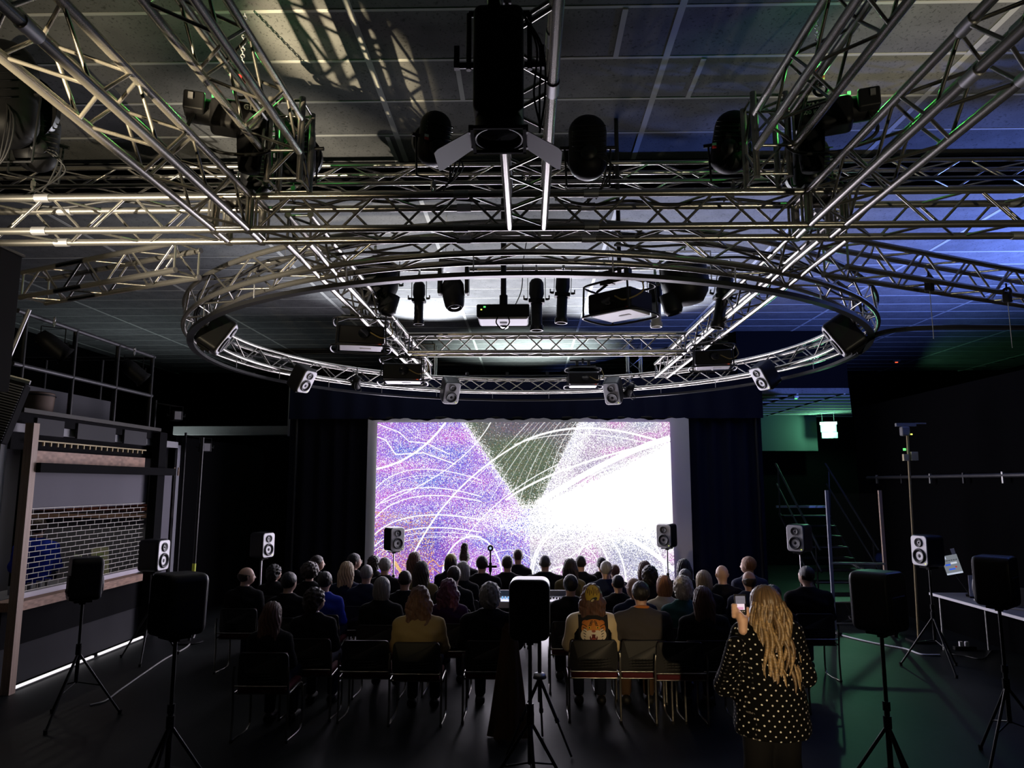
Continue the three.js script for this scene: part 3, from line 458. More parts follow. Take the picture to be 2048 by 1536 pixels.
// the big lantern with open barn doors
{
  const D = 2.48, p = at(998, 270, D), t = thing('barn_door_lantern', 'big black lantern pointing down in the top middle, its pale barn doors open', 'stage light', p);
  obj('housing', [new RoundedBoxGeometry(0.185, 0.42, 0.2, 3, 0.03).translate(0, 0.26, 0), lathe([[0.085, 0.07], [0.09, 0.02], [0.098, 0.0], [0.098, -0.02]], 28)], M.black, t);
  obj('lens', new THREE.CylinderGeometry(0.085, 0.085, 0.01, 28).translate(0, 0.004, 0), M.lens, t); obj('lens_ring', ring(0.088, 0.008, 0, -0.012, 0, 'y'), M.blackMetal, t);
  const fr = obj('door_frame', [box(0.2, 0.012, 0.012, 0, -0.02, 0.095), box(0.2, 0.012, 0.012, 0, -0.02, -0.095), box(0.012, 0.012, 0.2, 0.095, -0.02, 0), box(0.012, 0.012, 0.2, -0.095, -0.02, 0)], M.matte, t);
  const dm = std(rgb(0.5, 0.49, 0.51), 0.6, 0.1, { side: THREE.DoubleSide });
  const door = (w0, w1, l) => new THREE.ExtrudeGeometry(new THREE.Shape([[-w0, 0], [w0, 0], [w1, l * 0.9], [w1 * 0.85, l], [-w1 * 0.85, l], [-w1, l * 0.9]].map(q => new THREE.Vector2(...q))), { depth: 0.003, bevelEnabled: false });
  const a = obj('barn_door', door(0.07, 0.085, 0.155), dm, t); a.position.set(-0.1, -0.02, 0); a.rotation.set(0, Math.PI / 2, 0); a.rotateX(-2.15);
  const b = obj('barn_door', door(0.07, 0.085, 0.155), dm, t); b.position.set(0.1, -0.02, 0); b.rotation.set(0, -Math.PI / 2, 0); b.rotateX(-2.15);
  const c = obj('barn_door', door(0.075, 0.06, 0.07), dm, t); c.position.set(0, -0.0, -0.1); c.rotation.set(-0.9 + Math.PI, 0, 0); c.rotation.x = -1.1;
  for (const s of [-1, 1]) { obj('knob', [bar(V(s * 0.095, 0.28, 0), V(s * 0.15, 0.28, 0), 0.012), box(0.02, 0.09, 0.02, s * 0.16, 0.31, 0)], M.blackMetal, t); for (const u of [-0.06, 0.06]) obj('hinge', box(0.016, 0.03, 0.016, s * 0.1, -0.01, u), M.blackMetal, t); }
  obj('yoke', [bar(V(-0.115, 0.26, 0), V(-0.115, 0.49, 0), 0.01), bar(V(0.115, 0.26, 0), V(0.115, 0.49, 0), 0.01), bar(V(-0.115, 0.49, 0), V(0.115, 0.49, 0), 0.012)], M.blackMetal, t); obj('clamp', merge(clampHook(0.034)).translate(0.03, 0.6, 0), M.steel, t);
  for (let i = 0; i < 3; i++) obj('cable', tube([V(0.09, 0.42, 0.1), V(0.14 + 0.01 * i, 0.3, 0.08), V(0.13 + 0.02 * i, 0.12, 0.06), V(0.15, 0.03 - 0.02 * i, 0.03)], 0.004, 24, 5), M.cable, t);
}
// chain hoists
function hoist(label, px, py, txt, flip) {
  const p = at(px, py, 4.45), t = thing('chain_hoist', label, 'hoist', p, flip * 0.35, 'chain hoists above the near truss');
  obj('motor', [new RoundedBoxGeometry(0.36, 0.2, 0.2, 3, 0.04), new THREE.CylinderGeometry(0.085, 0.085, 0.16, 20).rotateZ(Math.PI / 2).translate(-0.24 * flip, 0.02, 0)], M.black, t);
  const txm = std(rgb(0.5, 0.5, 0.45), 0.6); txt.forEach((s, i) => { const m = obj('lettering', letters(s, i ? 0.026 : 0.036, 0.002), txm, t); m.position.set(0.07 * flip, 0.05 - i * 0.045, 0.1); });
  obj('electrics_box', box(0.13, 0.13, 0.14, -0.27 * flip, 0.03, 0.06, 0.015), M.blackMetal, t); obj('plug', box(0.03, 0.04, 0.02, -0.29 * flip, 0.05, 0.135), M.grey, t);
  obj('hook_block', new RoundedBoxGeometry(0.06, 0.1, 0.05, 3, 0.02).translate(0, 0.31, 0), M.red, t); obj('hook', [ring(0.04, 0.012, 0, 0.2, 0), bar(V(0, 0.22, 0), V(0, 0.3, 0), 0.012)], M.blackMetal, t);
  const ch = []; for (let i = 0; i < 18; i++) { const g = ring(0.012, 0.004, 0, 0.37 + i * 0.024, 0, i % 2 ? 'x' : 'z'); ch.push(g); } obj('chain', ch, M.steel, t);
  obj('chain_bag', [lathe([[0.001, -0.36], [0.07, -0.35], [0.085, -0.2], [0.09, -0.1]], 16).translate(0.08 * flip, 0, 0)], M.matte, t);
  obj('led', box(0.02, 0.02, 0.01, -0.16 * flip, 0.1, 0.08), M.greenLed, t);
  point('hoist_led_light', rgb(0.1, 1, 0.15), 0.25, p.clone().add(V(-0.12 * flip, 0.22, 0.04)), 1);
  obj('cable', tube([V(-0.27 * flip, -0.03, 0.06), V(-0.3 * flip, -0.2, 0.1), V(-0.1 * flip, -0.3, 0.12), V(0.2 * flip, -0.24, 0.1), V(0.25 * flip, -0.1, 0.05)], 0.012, 30, 6), M.cable, t);
}
hoist('black chain hoist lettered GIS under a red hook, upper left', 478, 240, ['GIS'], 1);
hoist('black chain hoist with two lines of pale lettering under a red hook, upper right', 1645, 236, ['LTM', '500 KG'], -1);
// cables strung along the trusses
const cg = 'black cables along the trusses';
for (const [label, pts, r] of [
  ['black cable sagging along the near cross truss between the hoists', [[560, 402], [640, 410], [700, 398], [780, 404], [868, 396], [960, 402]], 0.012],
  ['black cable sagging along the near cross truss right of the middle', [[1110, 398], [1180, 410], [1260, 402], [1340, 410], [1450, 398], [1560, 408]], 0.012],
  ['black cable hanging along the near cross truss at the left', [[20, 400], [120, 415], [230, 402], [330, 412], [420, 404]], 0.01],
]) tag(obj('truss_cable', tube(pts.map(([x, y]) => at(x, y, 4.84)), r, 60, 6), M.cable, scene), label, 'cable', cg);
for (const [label, a0, a1, r0, s] of [['thick cable bundle tied to the ring at its left end', 2.6, 4.5, 4.1, 1], ['thick cable bundle tied to the ring at its right end', -1.4, 0.5, 4.1, -1]]) {
  const g = []; for (let j = 0; j < 4; j++) { const pts = []; for (let i = 0; i <= 26; i++) { const a = a0 + (a1 - a0) * i / 26; pts.push(V(RC.x + (r0 + 0.03 * Math.sin(j * 2 + i * 0.9)) * Math.cos(a), H0 + 0.05 + 0.05 * j + 0.03 * Math.sin(i * 1.3 + j * 2.2), RC.z - (r0 + 0.03 * Math.cos(i + j)) * Math.sin(a))); } g.push(tube(pts, 0.011, 120, 5)); }
  tag(obj('truss_cable', g, M.cable, scene), label, 'cable', cg);
}
for (const [label, px, py] of [['small clamp lamp on the ring between the left pale loudspeaker and the caged projector', 714, 762], ['small dark clamp lamp with looped cable beside the far right loudspeaker', 1260, 778]]) {
  const p = onRing(px, py, 3.97), t = thing('clamp_lamp', label, 'stage light', p, 0.4); obj('body', lathe([[0.001, 0.1], [0.05, 0.09], [0.07, 0.02], [0.07, -0.1], [0.085, -0.12], [0.06, -0.12]], 18).rotateX(0.9), M.black, t); yoke(0.085, 0.14, 0, M.blackMetal, t); obj('clamp', merge(clampHook()).translate(0, Math.max(0.2, H0 - p.y), 0), M.steel, t); obj('stem', bar(V(0, 0.12, 0), V(0, Math.max(0.2, H0 - p.y), 0), 0.01), M.blackMetal, t);
  obj('cable', tube([V(0.02, -0.05, 0.05), V(0.06, -0.17, 0.07), V(0, -0.2, 0.08), V(-0.05, -0.12, 0.06), V(0.0, 0.1, 0.02)], 0.007, 30, 5), M.cable, t);
}
for (const [i, px, py] of [[0, 1858, 565], [1, 2014, 588]]) { const p = at(px, py, 6.1 + i * 0.3), t = thing('truss_clamp', `black clamp with a drop wire under the right radial truss, ${i ? 'nearer the edge' : 'nearer the ring'}`, 'clamp', p, 0.4); obj('jaw', [ring(0.035, 0.012, 0, 0.02, 0, 'x'), box(0.06, 0.08, 0.06, 0, -0.04, 0, 0.01)], M.black, t); obj('wire', bar(V(0, -0.08, 0), V(0, -0.5, 0), 0.003), M.steel, t); obj('strap', bar(V(0, 0.03, 0), V(0, Math.max(0.1, H0 - p.y), 0), 0.008), M.black, t); }
// ------------------------------------------------------------------ serving hatch on the left, with the gallery above
const BX = -5.9;
M.hatchGrey = std(rgb(0.13, 0.125, 0.15), 0.85);
{
  const hz = (a, b) => [(a + b) / 2, Math.abs(a - b)];
  const b = thing('serving_hatch', 'lit serving hatch with grey panels and timber posts on the left', 'hatch', V(BX, 0, -9.6));
  const Z = z => z + 9.6;
  obj('upper_panel', box(0.05, 0.5, 2.75, -0.03, 2.24, Z(-9.68)), M.hatchGrey, b);
  obj('side_panel', box(0.05, 2.45, 0.55, -0.03, 1.225, Z(-11.5)), M.hatchGrey, b);
  obj('shaded_lower_panel', box(0.05, 0.5, 3.0, -0.03, 0.27, Z(-9.6)), std(rgb(0.014, 0.0135, 0.018), 0.9), b); obj('shadow_band', box(0.06, 0.42, 3.0, -0.02, 0.67, Z(-9.6)), M.matte, b);  // lower panel darkened as painted shade; band is the counter's painted shadow
  obj('timber_post', box(0.1, 3.0, 0.1, 0.15, 1.5, Z(-8.12)), M.palewood, b); obj('timber_post', box(0.1, 0.45, 0.1, 0.1, 2.77, Z(-11.13)), M.wood, b);
  obj('black_post', box(0.12, 3.1, 0.22, 0.1, 1.55, Z(-11.1)), M.matte, b);
  obj('timber_beam', box(0.06, 0.17, 2.5, 0.02, 2.61, Z(-9.55)), M.wood, b); obj('crossbar', box(0.1, 0.11, 3.2, 0.2, 2.49, Z(-9.78)), M.matte, b);
  obj('counter', box(0.3, 0.1, 2.65, 0.03, 0.93, Z(-9.4)), M.wood, b); obj('counter_rail', box(0.05, 0.06, 2.55, 0.0, 1.01, Z(-9.67)), std(rgb(0.62, 0.58, 0.66), 0.5), b);
  obj('header_board', box(0.04, 0.32, 3.3, -0.06, 2.86, Z(-9.7)), M.matte, b);
  obj('peg', [0, 1].map(i => box(0.02, 0.13, 0.02, 0.2, 2.5, Z(-11.42 - i * 0.14))), M.palewood, b);
  const teeth = []; for (let i = 0; i < 19; i++) teeth.push(box(0.02, 0.05, 0.02, 0.05, 2.78, Z(-8.35 - i * 0.13))); teeth.push(box(0.02, 0.016, 2.5, 0.05, 2.81, Z(-9.55))); obj('rack_strip', teeth, std(rgb(0.5, 0.4, 0.2), 0.6), b);
  // roller shutter: rods with brick-like links
  const s = thing('roller_shutter', 'open-link roller shutter closed across the lit serving hatch', 'shutter', V(BX + 0.02, 0, -9.6));
  M.shutter = std(rgb(0.62, 0.6, 0.56), 0.45, 0.2);
  const y0 = 1.06, rows = 15, dy = 0.95 / rows;
  for (let r = 0; r <= rows; r++) strut('rod', V(0, y0 + r * dy, Z(-8.35)), V(0, y0 + r * dy, Z(-10.95)), 0.005, M.shutter, s, 6);
  for (let r = 0; r < rows; r++) for (let k = 0; k < 13; k++) strut('link', V(0, y0 + r * dy, Z(-8.45 - (k + (r % 2) * 0.5) * 0.19)), V(0, y0 + (r + 1) * dy, Z(-8.45 - (k + (r % 2) * 0.5) * 0.19)), 0.0038, M.shutter, s, 6);
  M.hatchLed = glow(rgb(1, 0.96, 1), 1.0);
  const led = thing('floor_light_strip', 'bright white light strip along the floor under the serving hatch', 'light strip', V(BX + 0.12, 0, -9.6));
  obj('led_tube', [box(0.03, 0.025, 1.55, 0, 0.03, Z(-8.95)), box(0.03, 0.025, 1.1, 0, 0.03, Z(-10.4))], M.hatchLed, led); obj('channel', box(0.05, 0.015, 2.75, 0, 0.0075, Z(-9.6)), M.blackMetal, led);
  rect('floor_strip_light', rgb(0.95, 0.9, 1), 0.5, 2.6, 0.03, V(BX + 0.15, 0.06, -9.6), V(BX + 3, 0.2, -9.6));
  // the kitchen behind it
  struct('wall_hatch_back', box(0.1, 2.95, 3.6, -8.35, 1.475, -9.7), std(rgb(0.17, 0.17, 0.2), 0.9)); struct('wall_hatch_side', box(2.4, 2.95, 0.1, -7.1, 1.475, -7.9), M.paintGrey); struct('wall_hatch_far', box(2.4, 2.95, 0.1, -7.1, 1.475, -11.95), std(rgb(0.2, 0.2, 0.23), 0.9));
  struct('ceiling_hatch', box(2.6, 0.1, 4.1, -7.2, 2.95, -9.85), M.paintGrey);
  const sh1 = thing('wall_shelf', 'timber shelf seen through the upper links of the roller shutter', 'shelf', V(-7.1, 1.78, -11.8)); obj('board', box(2.2, 0.06, 0.2, 0, 0, 0), M.wood, sh1); for (const x of [-0.9, 0.9]) obj('bracket', box(0.03, 0.12, 0.16, x, -0.09, -0.02), M.blackMetal, sh1);
  const bw = thing('brick_panel', 'dark red brickwork above the shelf behind the roller shutter', 'brickwork', V(-7.1, 1.86, -11.86)); { const g = box(0.168, 0.062, 0.06), mm = [std(rgb(0.16, 0.04, 0.03), 0.9), std(rgb(0.2, 0.06, 0.035), 0.9), std(rgb(0.11, 0.035, 0.03), 0.9)]; for (let r = 0; r < 5; r++) for (let k = 0; k < 12; k++) { const m = obj('brick', g, mm[Math.floor(rnd() * 3)], bw); m.position.set(-1.02 + (k + (r % 2) * 0.5) * 0.18, 0.035 + r * 0.075, rnd() * 0.008); } }
  const li = thing('kitchen_lamp', 'small lamp tube under the hatch ceiling behind the shutter', 'lamp', V(-7.2, 2.84, -10.3)); obj('lamp_tube', bar(V(0, 0, -0.5), V(0, 0, 0.5), 0.02), glow(rgb(1, 0.93, 0.8), 0.8), li); obj('fitting', box(0.06, 0.04, 1.1, 0, 0.04, 0), M.white, li);
  rect('kitchen_light', rgb(1, 0.93, 0.82), 26, 0.06, 1.0, V(-7.2, 2.8, -10.3), V(-7.2, 0, -10.31));
  const c = thing('kitchen_counter', 'dark worktop behind the shutter with a few utensils on it', 'counter', V(-6.42, 0, -9.7)); obj('worktop', box(0.5, 0.05, 3.4, 0, 0.93, 0), M.grey, c); obj('cabinet', box(0.44, 0.9, 3.4, -0.02, 0.45, 0), M.wall, c);
  for (const [label, z, w, h, m, tilt] of [['cream notice sheet propped behind the shutter, beside the black loudspeaker', 1, 0.26, 0.4, std(rgb(0.85, 0.85, 0.5), 0.8), 0.1], ['narrow pale green sheet propped behind the shutter, left of the black loudspeaker', 0, 0.1, 0.36, std(rgb(0.6, 0.75, 0.35), 0.8), -0.15]]) { const t = thing('notice_sheet', label, 'sheet', V(-6.4, 0.955, atX(z ? 203 : 148, 1120, -6.4).z)); const g = obj('paper', box(w, h, 0.012, 0, h / 2, 0), m, t); g.rotation.z = tilt; obj('printed_box', box(w * 0.5, h * 0.3, 0.004, 0, h * 0.62, 0.008), std(rgb(0.5, 0.65, 0.25), 0.8), g); obj('stand', box(w, 0.02, 0.1, 0, 0.01, -0.03), M.grey, t); }
  for (let i = 0; i < 5; i++) { const t = thing('glass_tumbler', `small tumbler on the hatch counter, number ${['one nearest the timber post', 'second from the timber post', 'third from the timber post', 'fourth from the timber post', 'farthest from the timber post'][i]}`.replace('number ', ''), 'glass', V(-6.35, 0.955, -8.85 - i * 0.17), 0, 'tumblers behind the shutter'); obj('cup', lathe([[0.001, 0.004], [0.025, 0.004], [0.033, 0.1], [0.035, 0.1], [0.028, 0], [0.001, 0]], 16), M.grey, t); }
  M.railDark = std(rgb(0.055, 0.055, 0.06), 0.5, 0.5);
  // gallery over the hatch
  const g = thing('gallery', 'dark railed gallery above the serving hatch', 'gallery', V(BX, 0, -9.6));
  obj('deck', box(3.0, 0.12, 3.4, -1.45, 3.06, Z(-9.7)), M.matte, g); obj('deck_edge', box(0.05, 0.05, 3.1, 0.06, 3.15, Z(-9.6)), std(rgb(0.035, 0.033, 0.028), 0.7), g);
  obj('edge_board', [box(0.03, 0.2, 0.5, 0.06, 2.98, Z(-8.55)), box(0.03, 0.2, 0.85, 0.06, 2.98, Z(-9.5)), box(0.03, 0.2, 0.6, 0.06, 2.98, Z(-10.45))], std(rgb(0.028, 0.028, 0.033), 0.8), g);
  for (const z of [-8.05, -8.98, -9.95, -10.9]) strut('rail_post', V(0, 3.1, Z(z)), V(0, 4.3, Z(z)), 0.03, M.blackMetal, g, 10);
  for (const y of [3.67, 4.29]) strut('rail', V(0, y, Z(-7.9)), V(0, y, Z(-10.95)), 0.028, M.railDark, g, 10);
  strut('rail', V(0, 4.26, Z(-10.9)), V(-2.4, 4.26, Z(-10.9)), 0.028, M.blackMetal, g, 10); for (const x of [-0.8, -1.7]) strut('rail_post', V(x, 3.1, Z(-10.9)), V(x, 4.26, Z(-10.9)), 0.028, M.blackMetal, g, 10);
  obj('back_board', box(0.03, 0.3, 2.6, -0.6, 3.42, Z(-9.55)), std(rgb(0.045, 0.045, 0.055), 0.8), g);
  const dr = thing('storage_tub', 'round brown tub standing on the gallery deck behind the rail', 'tub', V(BX - 0.3, 3.12, -8.75)); obj('shell', lathe([[0.001, 0], [0.2, 0], [0.22, 0.3], [0.2, 0.32], [0.001, 0.32]], 24), std(rgb(0.12, 0.08, 0.06), 0.8), dr); obj('band', ring(0.222, 0.01, 0, 0.28, 0, 'y'), M.black, dr);
  for (const [label, z, y] of [['black lantern hanging from the gallery rail near the dark column', -8.4, 3.98], ['small black lantern hanging from the gallery rail near its far corner', -10.2, 3.95]]) { const t = thing('gallery_lantern', label, 'stage light', V(BX + 0.1, y, z), 0.8); obj('body', lathe([[0.001, 0.2], [0.08, 0.18], [0.11, 0.05], [0.11, -0.16], [0.13, -0.2], [0.1, -0.2]], 18).rotateZ(0.9), M.black, t); yoke(0.13, 0.2, 0.02, M.blackMetal, t); obj('clamp', merge(clampHook()).translate(0, 0.32, 0), M.steel, t); }
  const fl = thing('flown_column', 'tall black loudspeaker column flown under the truss at the left edge', 'speaker', V(-3.98, 0, -5.05)); obj('cabinet', box(0.24, 1.05, 0.24, 0, 3.5, 0, 0.015), M.matte, fl); obj('rigging', [box(0.26, 0.02, 0.26, 0, 4.03, 0), bar(V(-0.08, 4.0, 0), V(-0.08, 4.06, 0), 0.01), bar(V(0.08, 4.0, 0), V(0.08, 4.06, 0), 0.01)], M.blackMetal, fl);
  const la = thing('line_array', 'dark ribbed loudspeaker array tilted at the left edge beside the gallery', 'speaker', V(-5.15, 3.0, -6.95), 0.5); obj('cabinet', box(0.5, 0.62, 0.35, -0.2, 0, 0, 0.02), M.matte, la); const ribs = []; for (let i = 0; i < 22; i++) ribs.push(box(0.48, 0.01, 0.02, -0.2, -0.28 + i * 0.026, 0.185)); obj('grille', ribs, std(rgb(0.1, 0.1, 0.13), 0.6), la); obj('hanger', [bar(V(-0.2, 0.3, 0), V(-0.2, 1.05, 0), 0.02), box(0.5, 0.04, 0.06, -0.2, 0.34, 0)], M.steel, la); la.rotation.z = -0.25;
}
// left of the stage
{
  const d = thing('wall_duct', 'grey-green duct with an upright end left of the drapes', 'duct', at(470, 862, 16)); d.position.y = 3.5; const dx = p => p - d.position.x;
  obj('horizontal_duct', box(2.75, 0.2, 0.2, dx(-6.65), 0, 0, 0.01), std(rgb(0.16, 0.17, 0.16), 0.7), d); obj('upright_duct', box(0.1, 1.0, 0.12, dx(-5.38), 0.55, 0), std(rgb(0.16, 0.17, 0.16), 0.7), d); obj('end_block', box(0.2, 0.26, 0.26, dx(-5.3), 0, 0), M.grey, d);
  const w = struct('wall_masking_left', box(0.12, 3.1, 4.0, -6.0, 1.55, -13.9), M.wall);
  for (const [label, px, py, D] of [['small black lamp with a pale square lens beyond the gallery', 352, 832, 11.6], ['small black lamp on the upright pipe left of the stage', 410, 895, 12.2]]) { const t = thing('side_lamp', label, 'stage light', at(px, py, D), 0.7); obj('body', box(0.16, 0.16, 0.24, 0, 0, 0, 0.02), M.black, t); obj('lens', box(0.1, 0.13, 0.01, 0, 0, 0.122), std(rgb(0.35, 0.34, 0.36), 0.3), t); yoke(0.1, 0.16, 0, M.blackMetal, t); obj('arm', bar(V(0, 0.16, 0), V(-0.3, 0.2, -0.1), 0.012), M.blackMetal, t); obj('post', bar(V(-0.3, -t.position.y, -0.1), V(-0.3, 0.25, -0.1), 0.02), M.blackMetal, t); }
  const p = atY(378, 1285, 0), l = thing('lighting_pole', 'slim black upright pole with a yellow tape band left of the audience', 'pole', V(p.x, 0, p.z)); obj('pole', bar(V(0, 0, 0), V(0.02, 3.0, 0), 0.022), M.blackMetal, l); obj('tape_band', bar(V(0.005, 1.0, 0), V(0.006, 1.13, 0), 0.027), std(rgb(0.75, 0.8, 0.08), 0.6), l); obj('base', lathe([[0.001, 0.03], [0.18, 0.025], [0.2, 0], [0.001, 0]], 20), M.black, l);
  tag(obj('floor_cable', tube([[180, 1410], [205, 1404], [240, 1380], [290, 1345], [330, 1318], [372, 1295], [385, 1280], [392, 1262]].map(([x, y]) => atY(x, y, 0.012)), 0.011, 80, 6), std(rgb(0.3, 0.29, 0.29), 0.5), scene), 'pale cable snaking over the dark floor in front of the hatch', 'cable');
  const dr2 = thing('door_leaf', 'black flush door with a thin edge line in the dark wall behind the left loudspeaker', 'door', at(578, 1090, 14.3)); dr2.position.y = 0; obj('leaf', box(0.9, 2.05, 0.05, -0.3, 1.03, 0), M.wall, dr2); obj('edge', box(0.02, 2.05, 0.06, 0.16, 1.03, 0.005), std(rgb(0.05, 0.05, 0.055), 0.5), dr2); obj('handle', box(0.1, 0.02, 0.04, 0.07, 1.02, 0.045), M.steel, dr2);
}
// ------------------------------------------------------------------ right side
{
  // exit sign hanging under the lowered ceiling
  const e = thing('exit_sign', 'glowing green exit sign with a running figure, far right', 'sign', at(1657, 856, 19.6), -0.35);
  obj('housing', box(0.44, 0.08, 0.09, 0, 0.13, 0, 0.01), M.white, e); const f = obj('sign_face', box(0.4, 0.2, 0.02, 0, -0.01, 0), glow(rgb(0.35, 1.0, 0.6), 1.6), e);
  const wm = glow(rgb(1, 1, 1), 1.5); obj('pictogram', [box(0.045, 0.045, 0.006, 0.02, 0.05, 0.013, 0.02), bar(V(0.01, 0.03, 0.013), V(-0.02, -0.03, 0.013), 0.014), bar(V(-0.02, -0.03, 0.013), V(0.03, -0.07, 0.013), 0.01), bar(V(-0.02, -0.03, 0.013), V(-0.07, -0.06, 0.013), 0.01), bar(V(0.0, 0.02, 0.013), V(0.05, 0.0, 0.013), 0.009), bar(V(0.0, 0.02, 0.013), V(-0.05, 0.0, 0.013), 0.009), box(0.07, 0.15, 0.004, 0.13, -0.01, 0.012), bar(V(-0.12, 0, 0.013), V(-0.17, 0, 0.013), 0.012)], wm, f);
  obj('clear_blade', box(0.4, 0.16, 0.01, 0.02, -0.2, 0), new THREE.MeshPhysicalMaterial({ color: 0xffffff, transmission: 0.9, roughness: 0.15, thickness: 0 }), e); obj('drop_rod', [bar(V(-0.15, 0.16, 0), V(-0.15, 0.4, 0), 0.006), bar(V(0.15, 0.16, 0), V(0.15, 0.4, 0), 0.006)], M.steel, e);
  rect('exit_sign_light', rgb(0.3, 1, 0.55), 28, 0.4, 0.2, at(1657, 856, 19.56), at(1600, 880, 14)); point('exit_sign_light', rgb(0.3, 1, 0.55), 8, at(1657, 858, 19.45), 2);
  struct('wall_stage_return', box(1.9, 1.0, 0.1, 7.2, 3.72, -20.2), std(rgb(0.025, 0.04, 0.04), 0.8));  // greenish tint paints the exit sign glow into this piece of wall
  const sm = thing('smoke_detector', 'small ceiling detector with a green light on the lowered ceiling', 'detector', atY(1592, 797, 4.14)); obj('dome', lathe([[0.001, 0], [0.05, 0.01], [0.06, 0.05], [0.001, 0.06]], 16), M.offwhite, sm); obj('led', box(0.05, 0.02, 0.03, 0, -0.006, 0), M.greenLed, sm);
  const sm2 = thing('smoke_detector', 'small ceiling detector with a red light on the blue-lit ceiling', 'detector', atY(1793, 724, 5.54)); obj('dome', lathe([[0.001, 0], [0.09, 0.01], [0.1, 0.05], [0.001, 0.06]], 16), M.grey, sm2); obj('led', box(0.06, 0.03, 0.04, 0, -0.006, 0), M.redLed, sm2);
  // steps with handrails
  const st = thing('steel_steps', 'black steps with pale-edged treads and slanting handrails on the right', 'stairs', V(6.1, 0, -14.2));
  for (let i = 0; i < 8; i++) { const k = obj('tread', box(1.0, 0.04, 0.28, 0, 0.2 + i * 0.2, -i * 0.26), M.blackMetal, st); obj('nosing', box(1.0, 0.022, 0.025, 0, 0.2 + i * 0.2 + 0.01, -i * 0.26 + 0.15), i % 3 === 1 ? M.grey : M.railDark, k); }
  for (const s of [-1, 1]) { obj('handrail', bar(V(s * 0.55, 1.05, 0.3), V(s * 0.55, 2.75, -1.9), 0.022), M.railDark, st); obj('handrail', bar(V(s * 0.55, 0.65, 0.3), V(s * 0.55, 2.3, -1.9), 0.018), M.railDark, st); obj('stringer', bar(V(s * 0.52, 0.05, 0.2), V(s * 0.52, 1.65, -1.9), 0.03), M.blackMetal, st); for (const k of [0.05, 0.95]) obj('baluster', bar(V(s * 0.55, 0.05 + k * 1.6, 0.2 - k * 2.1), V(s * 0.55, 1.12 + k * 1.62, 0.2 - k * 2.05), 0.016), M.railDark, st); }
  obj('landing_edge', box(1.1, 0.05, 0.05, 0, 1.8, -2.0), M.aluDull, st);
  // framed clear screen
  const a = at(1655, 982, 11.6), b = at(1757, 982, 11.6), g = thing('clear_screen', 'free-standing clear sheet in a pale upright frame right of the audience', 'screen', V((a.x + b.x) / 2, 0, -11.6), -0.1), w = (b.x - a.x) / 2;
  obj('post', box(0.045, 2.2, 0.045, -w, 1.1, 0), std(rgb(0.2, 0.21, 0.26), 0.5), g); obj('post', box(0.045, 2.2, 0.045, w, 1.1, 0), M.palewood, g); obj('pane', box(2 * w - 0.05, 2.1, 0.008, 0, 1.1, 0), new THREE.MeshPhysicalMaterial({ color: 0xffffff, transmission: 1, roughness: 0.03, thickness: 0 }), g); obj('crossbar', box(2 * w, 0.03, 0.03, 0, 1.06, 0.01), M.aluDull, g); for (const s of [-1, 1]) obj('foot', box(0.05, 0.05, 0.5, s * w, 0.025, 0), M.black, g);
  // pole with junction boxes and the wall rail
  const pl = thing('lighting_pole', 'tall thin wooden pole with a pale box and green light near the right wall', 'pole', V(5.78, 0, -11.0)); obj('pole', bar(V(-0.03, 0, 0), V(0.04, 3.2, 0), 0.018), std(rgb(0.3, 0.22, 0.1), 0.6), pl); obj('junction_box', [box(0.1, 0.13, 0.06, 0.1, 2.72, 0.02), box(0.07, 0.1, 0.05, -0.03, 2.7, 0.02)], std(rgb(0.45, 0.38, 0.22), 0.7), pl); obj('led', box(0.035, 0.035, 0.02, -0.05, 2.82, 0.05), M.greenLed, pl); obj('head', [box(0.3, 0.05, 0.05, 0.02, 3.2, 0), box(0.12, 0.14, 0.1, 0, 3.1, 0, 0.02), box(0.16, 0.02, 0.02, 0.25, 3.22, 0)], M.grey, pl); obj('led', box(0.02, 0.02, 0.02, 0.07, 3.05, 0.055), M.yellowLed, pl); obj('base', box(0.3, 0.03, 0.3, 0, 0.015, 0), M.black, pl);
  const rl = thing('wall_rail', 'long metal rail with hooks along the dark right wall', 'rail', V(6.62, 2.42, -10.5)); obj('tube', bar(V(0, 0, -3.6), V(0, 0, 3.6), 0.03), M.railDark, rl); for (let i = 0; i < 8; i++) obj('bracket', [box(0.1, 0.03, 0.03, 0.03, 0, -3.2 + i * 0.9), box(0.03, 0.16, 0.03, -0.01, -0.03, -3.2 + i * 0.9)], i % 2 ? M.railDark : M.aluDull, rl);
  // desk
  const dk = thing('control_desk', 'white-edged folding table with laptops at the right edge', 'desk', V(6.15, 0, -9.5)); obj('tabletop', box(0.75, 0.03, 2.3, 0, 0.74, 0), M.grey, dk); obj('edge_band', [box(0.012, 0.034, 2.3, -0.38, 0.74, 0), box(0.75, 0.034, 0.012, 0, 0.74, 1.15)], M.white, dk);
  for (const z of [-1, 0.85]) for (const x of [-0.32, 0.3]) obj('leg', bar(V(x, 0, z), V(x, 0.73, z), 0.016), M.aluDull, dk);
  const tb = thing('tablet', 'glowing tablet on a stand at the front corner of the desk', 'tablet', V(5.95, 1.18, -10.35), -0.5); tb.rotation.z = 0.25; const tt = canvasTex(128, 160, (c, w, h) => { c.fillStyle = '#8a9098'; c.fillRect(0, 0, w, h); c.fillStyle = '#dfe8ff'; c.fillRect(0, h - 14, w, 14); c.fillRect(6, 6, 30, 22); c.fillStyle = '#3a6cff'; c.fillRect(14, 70, 40, 14); c.fillRect(30, 110, 50, 12); c.fillStyle = '#e8f0ff'; c.fillRect(58, 60, 50, 16); c.fillStyle = '#d04030'; c.fillRect(84, 96, 14, 12); c.fillStyle = '#20242c'; for (let i = 0; i < 6; i++) c.fillRect(10 + i * 19, 40, 14, 5); });
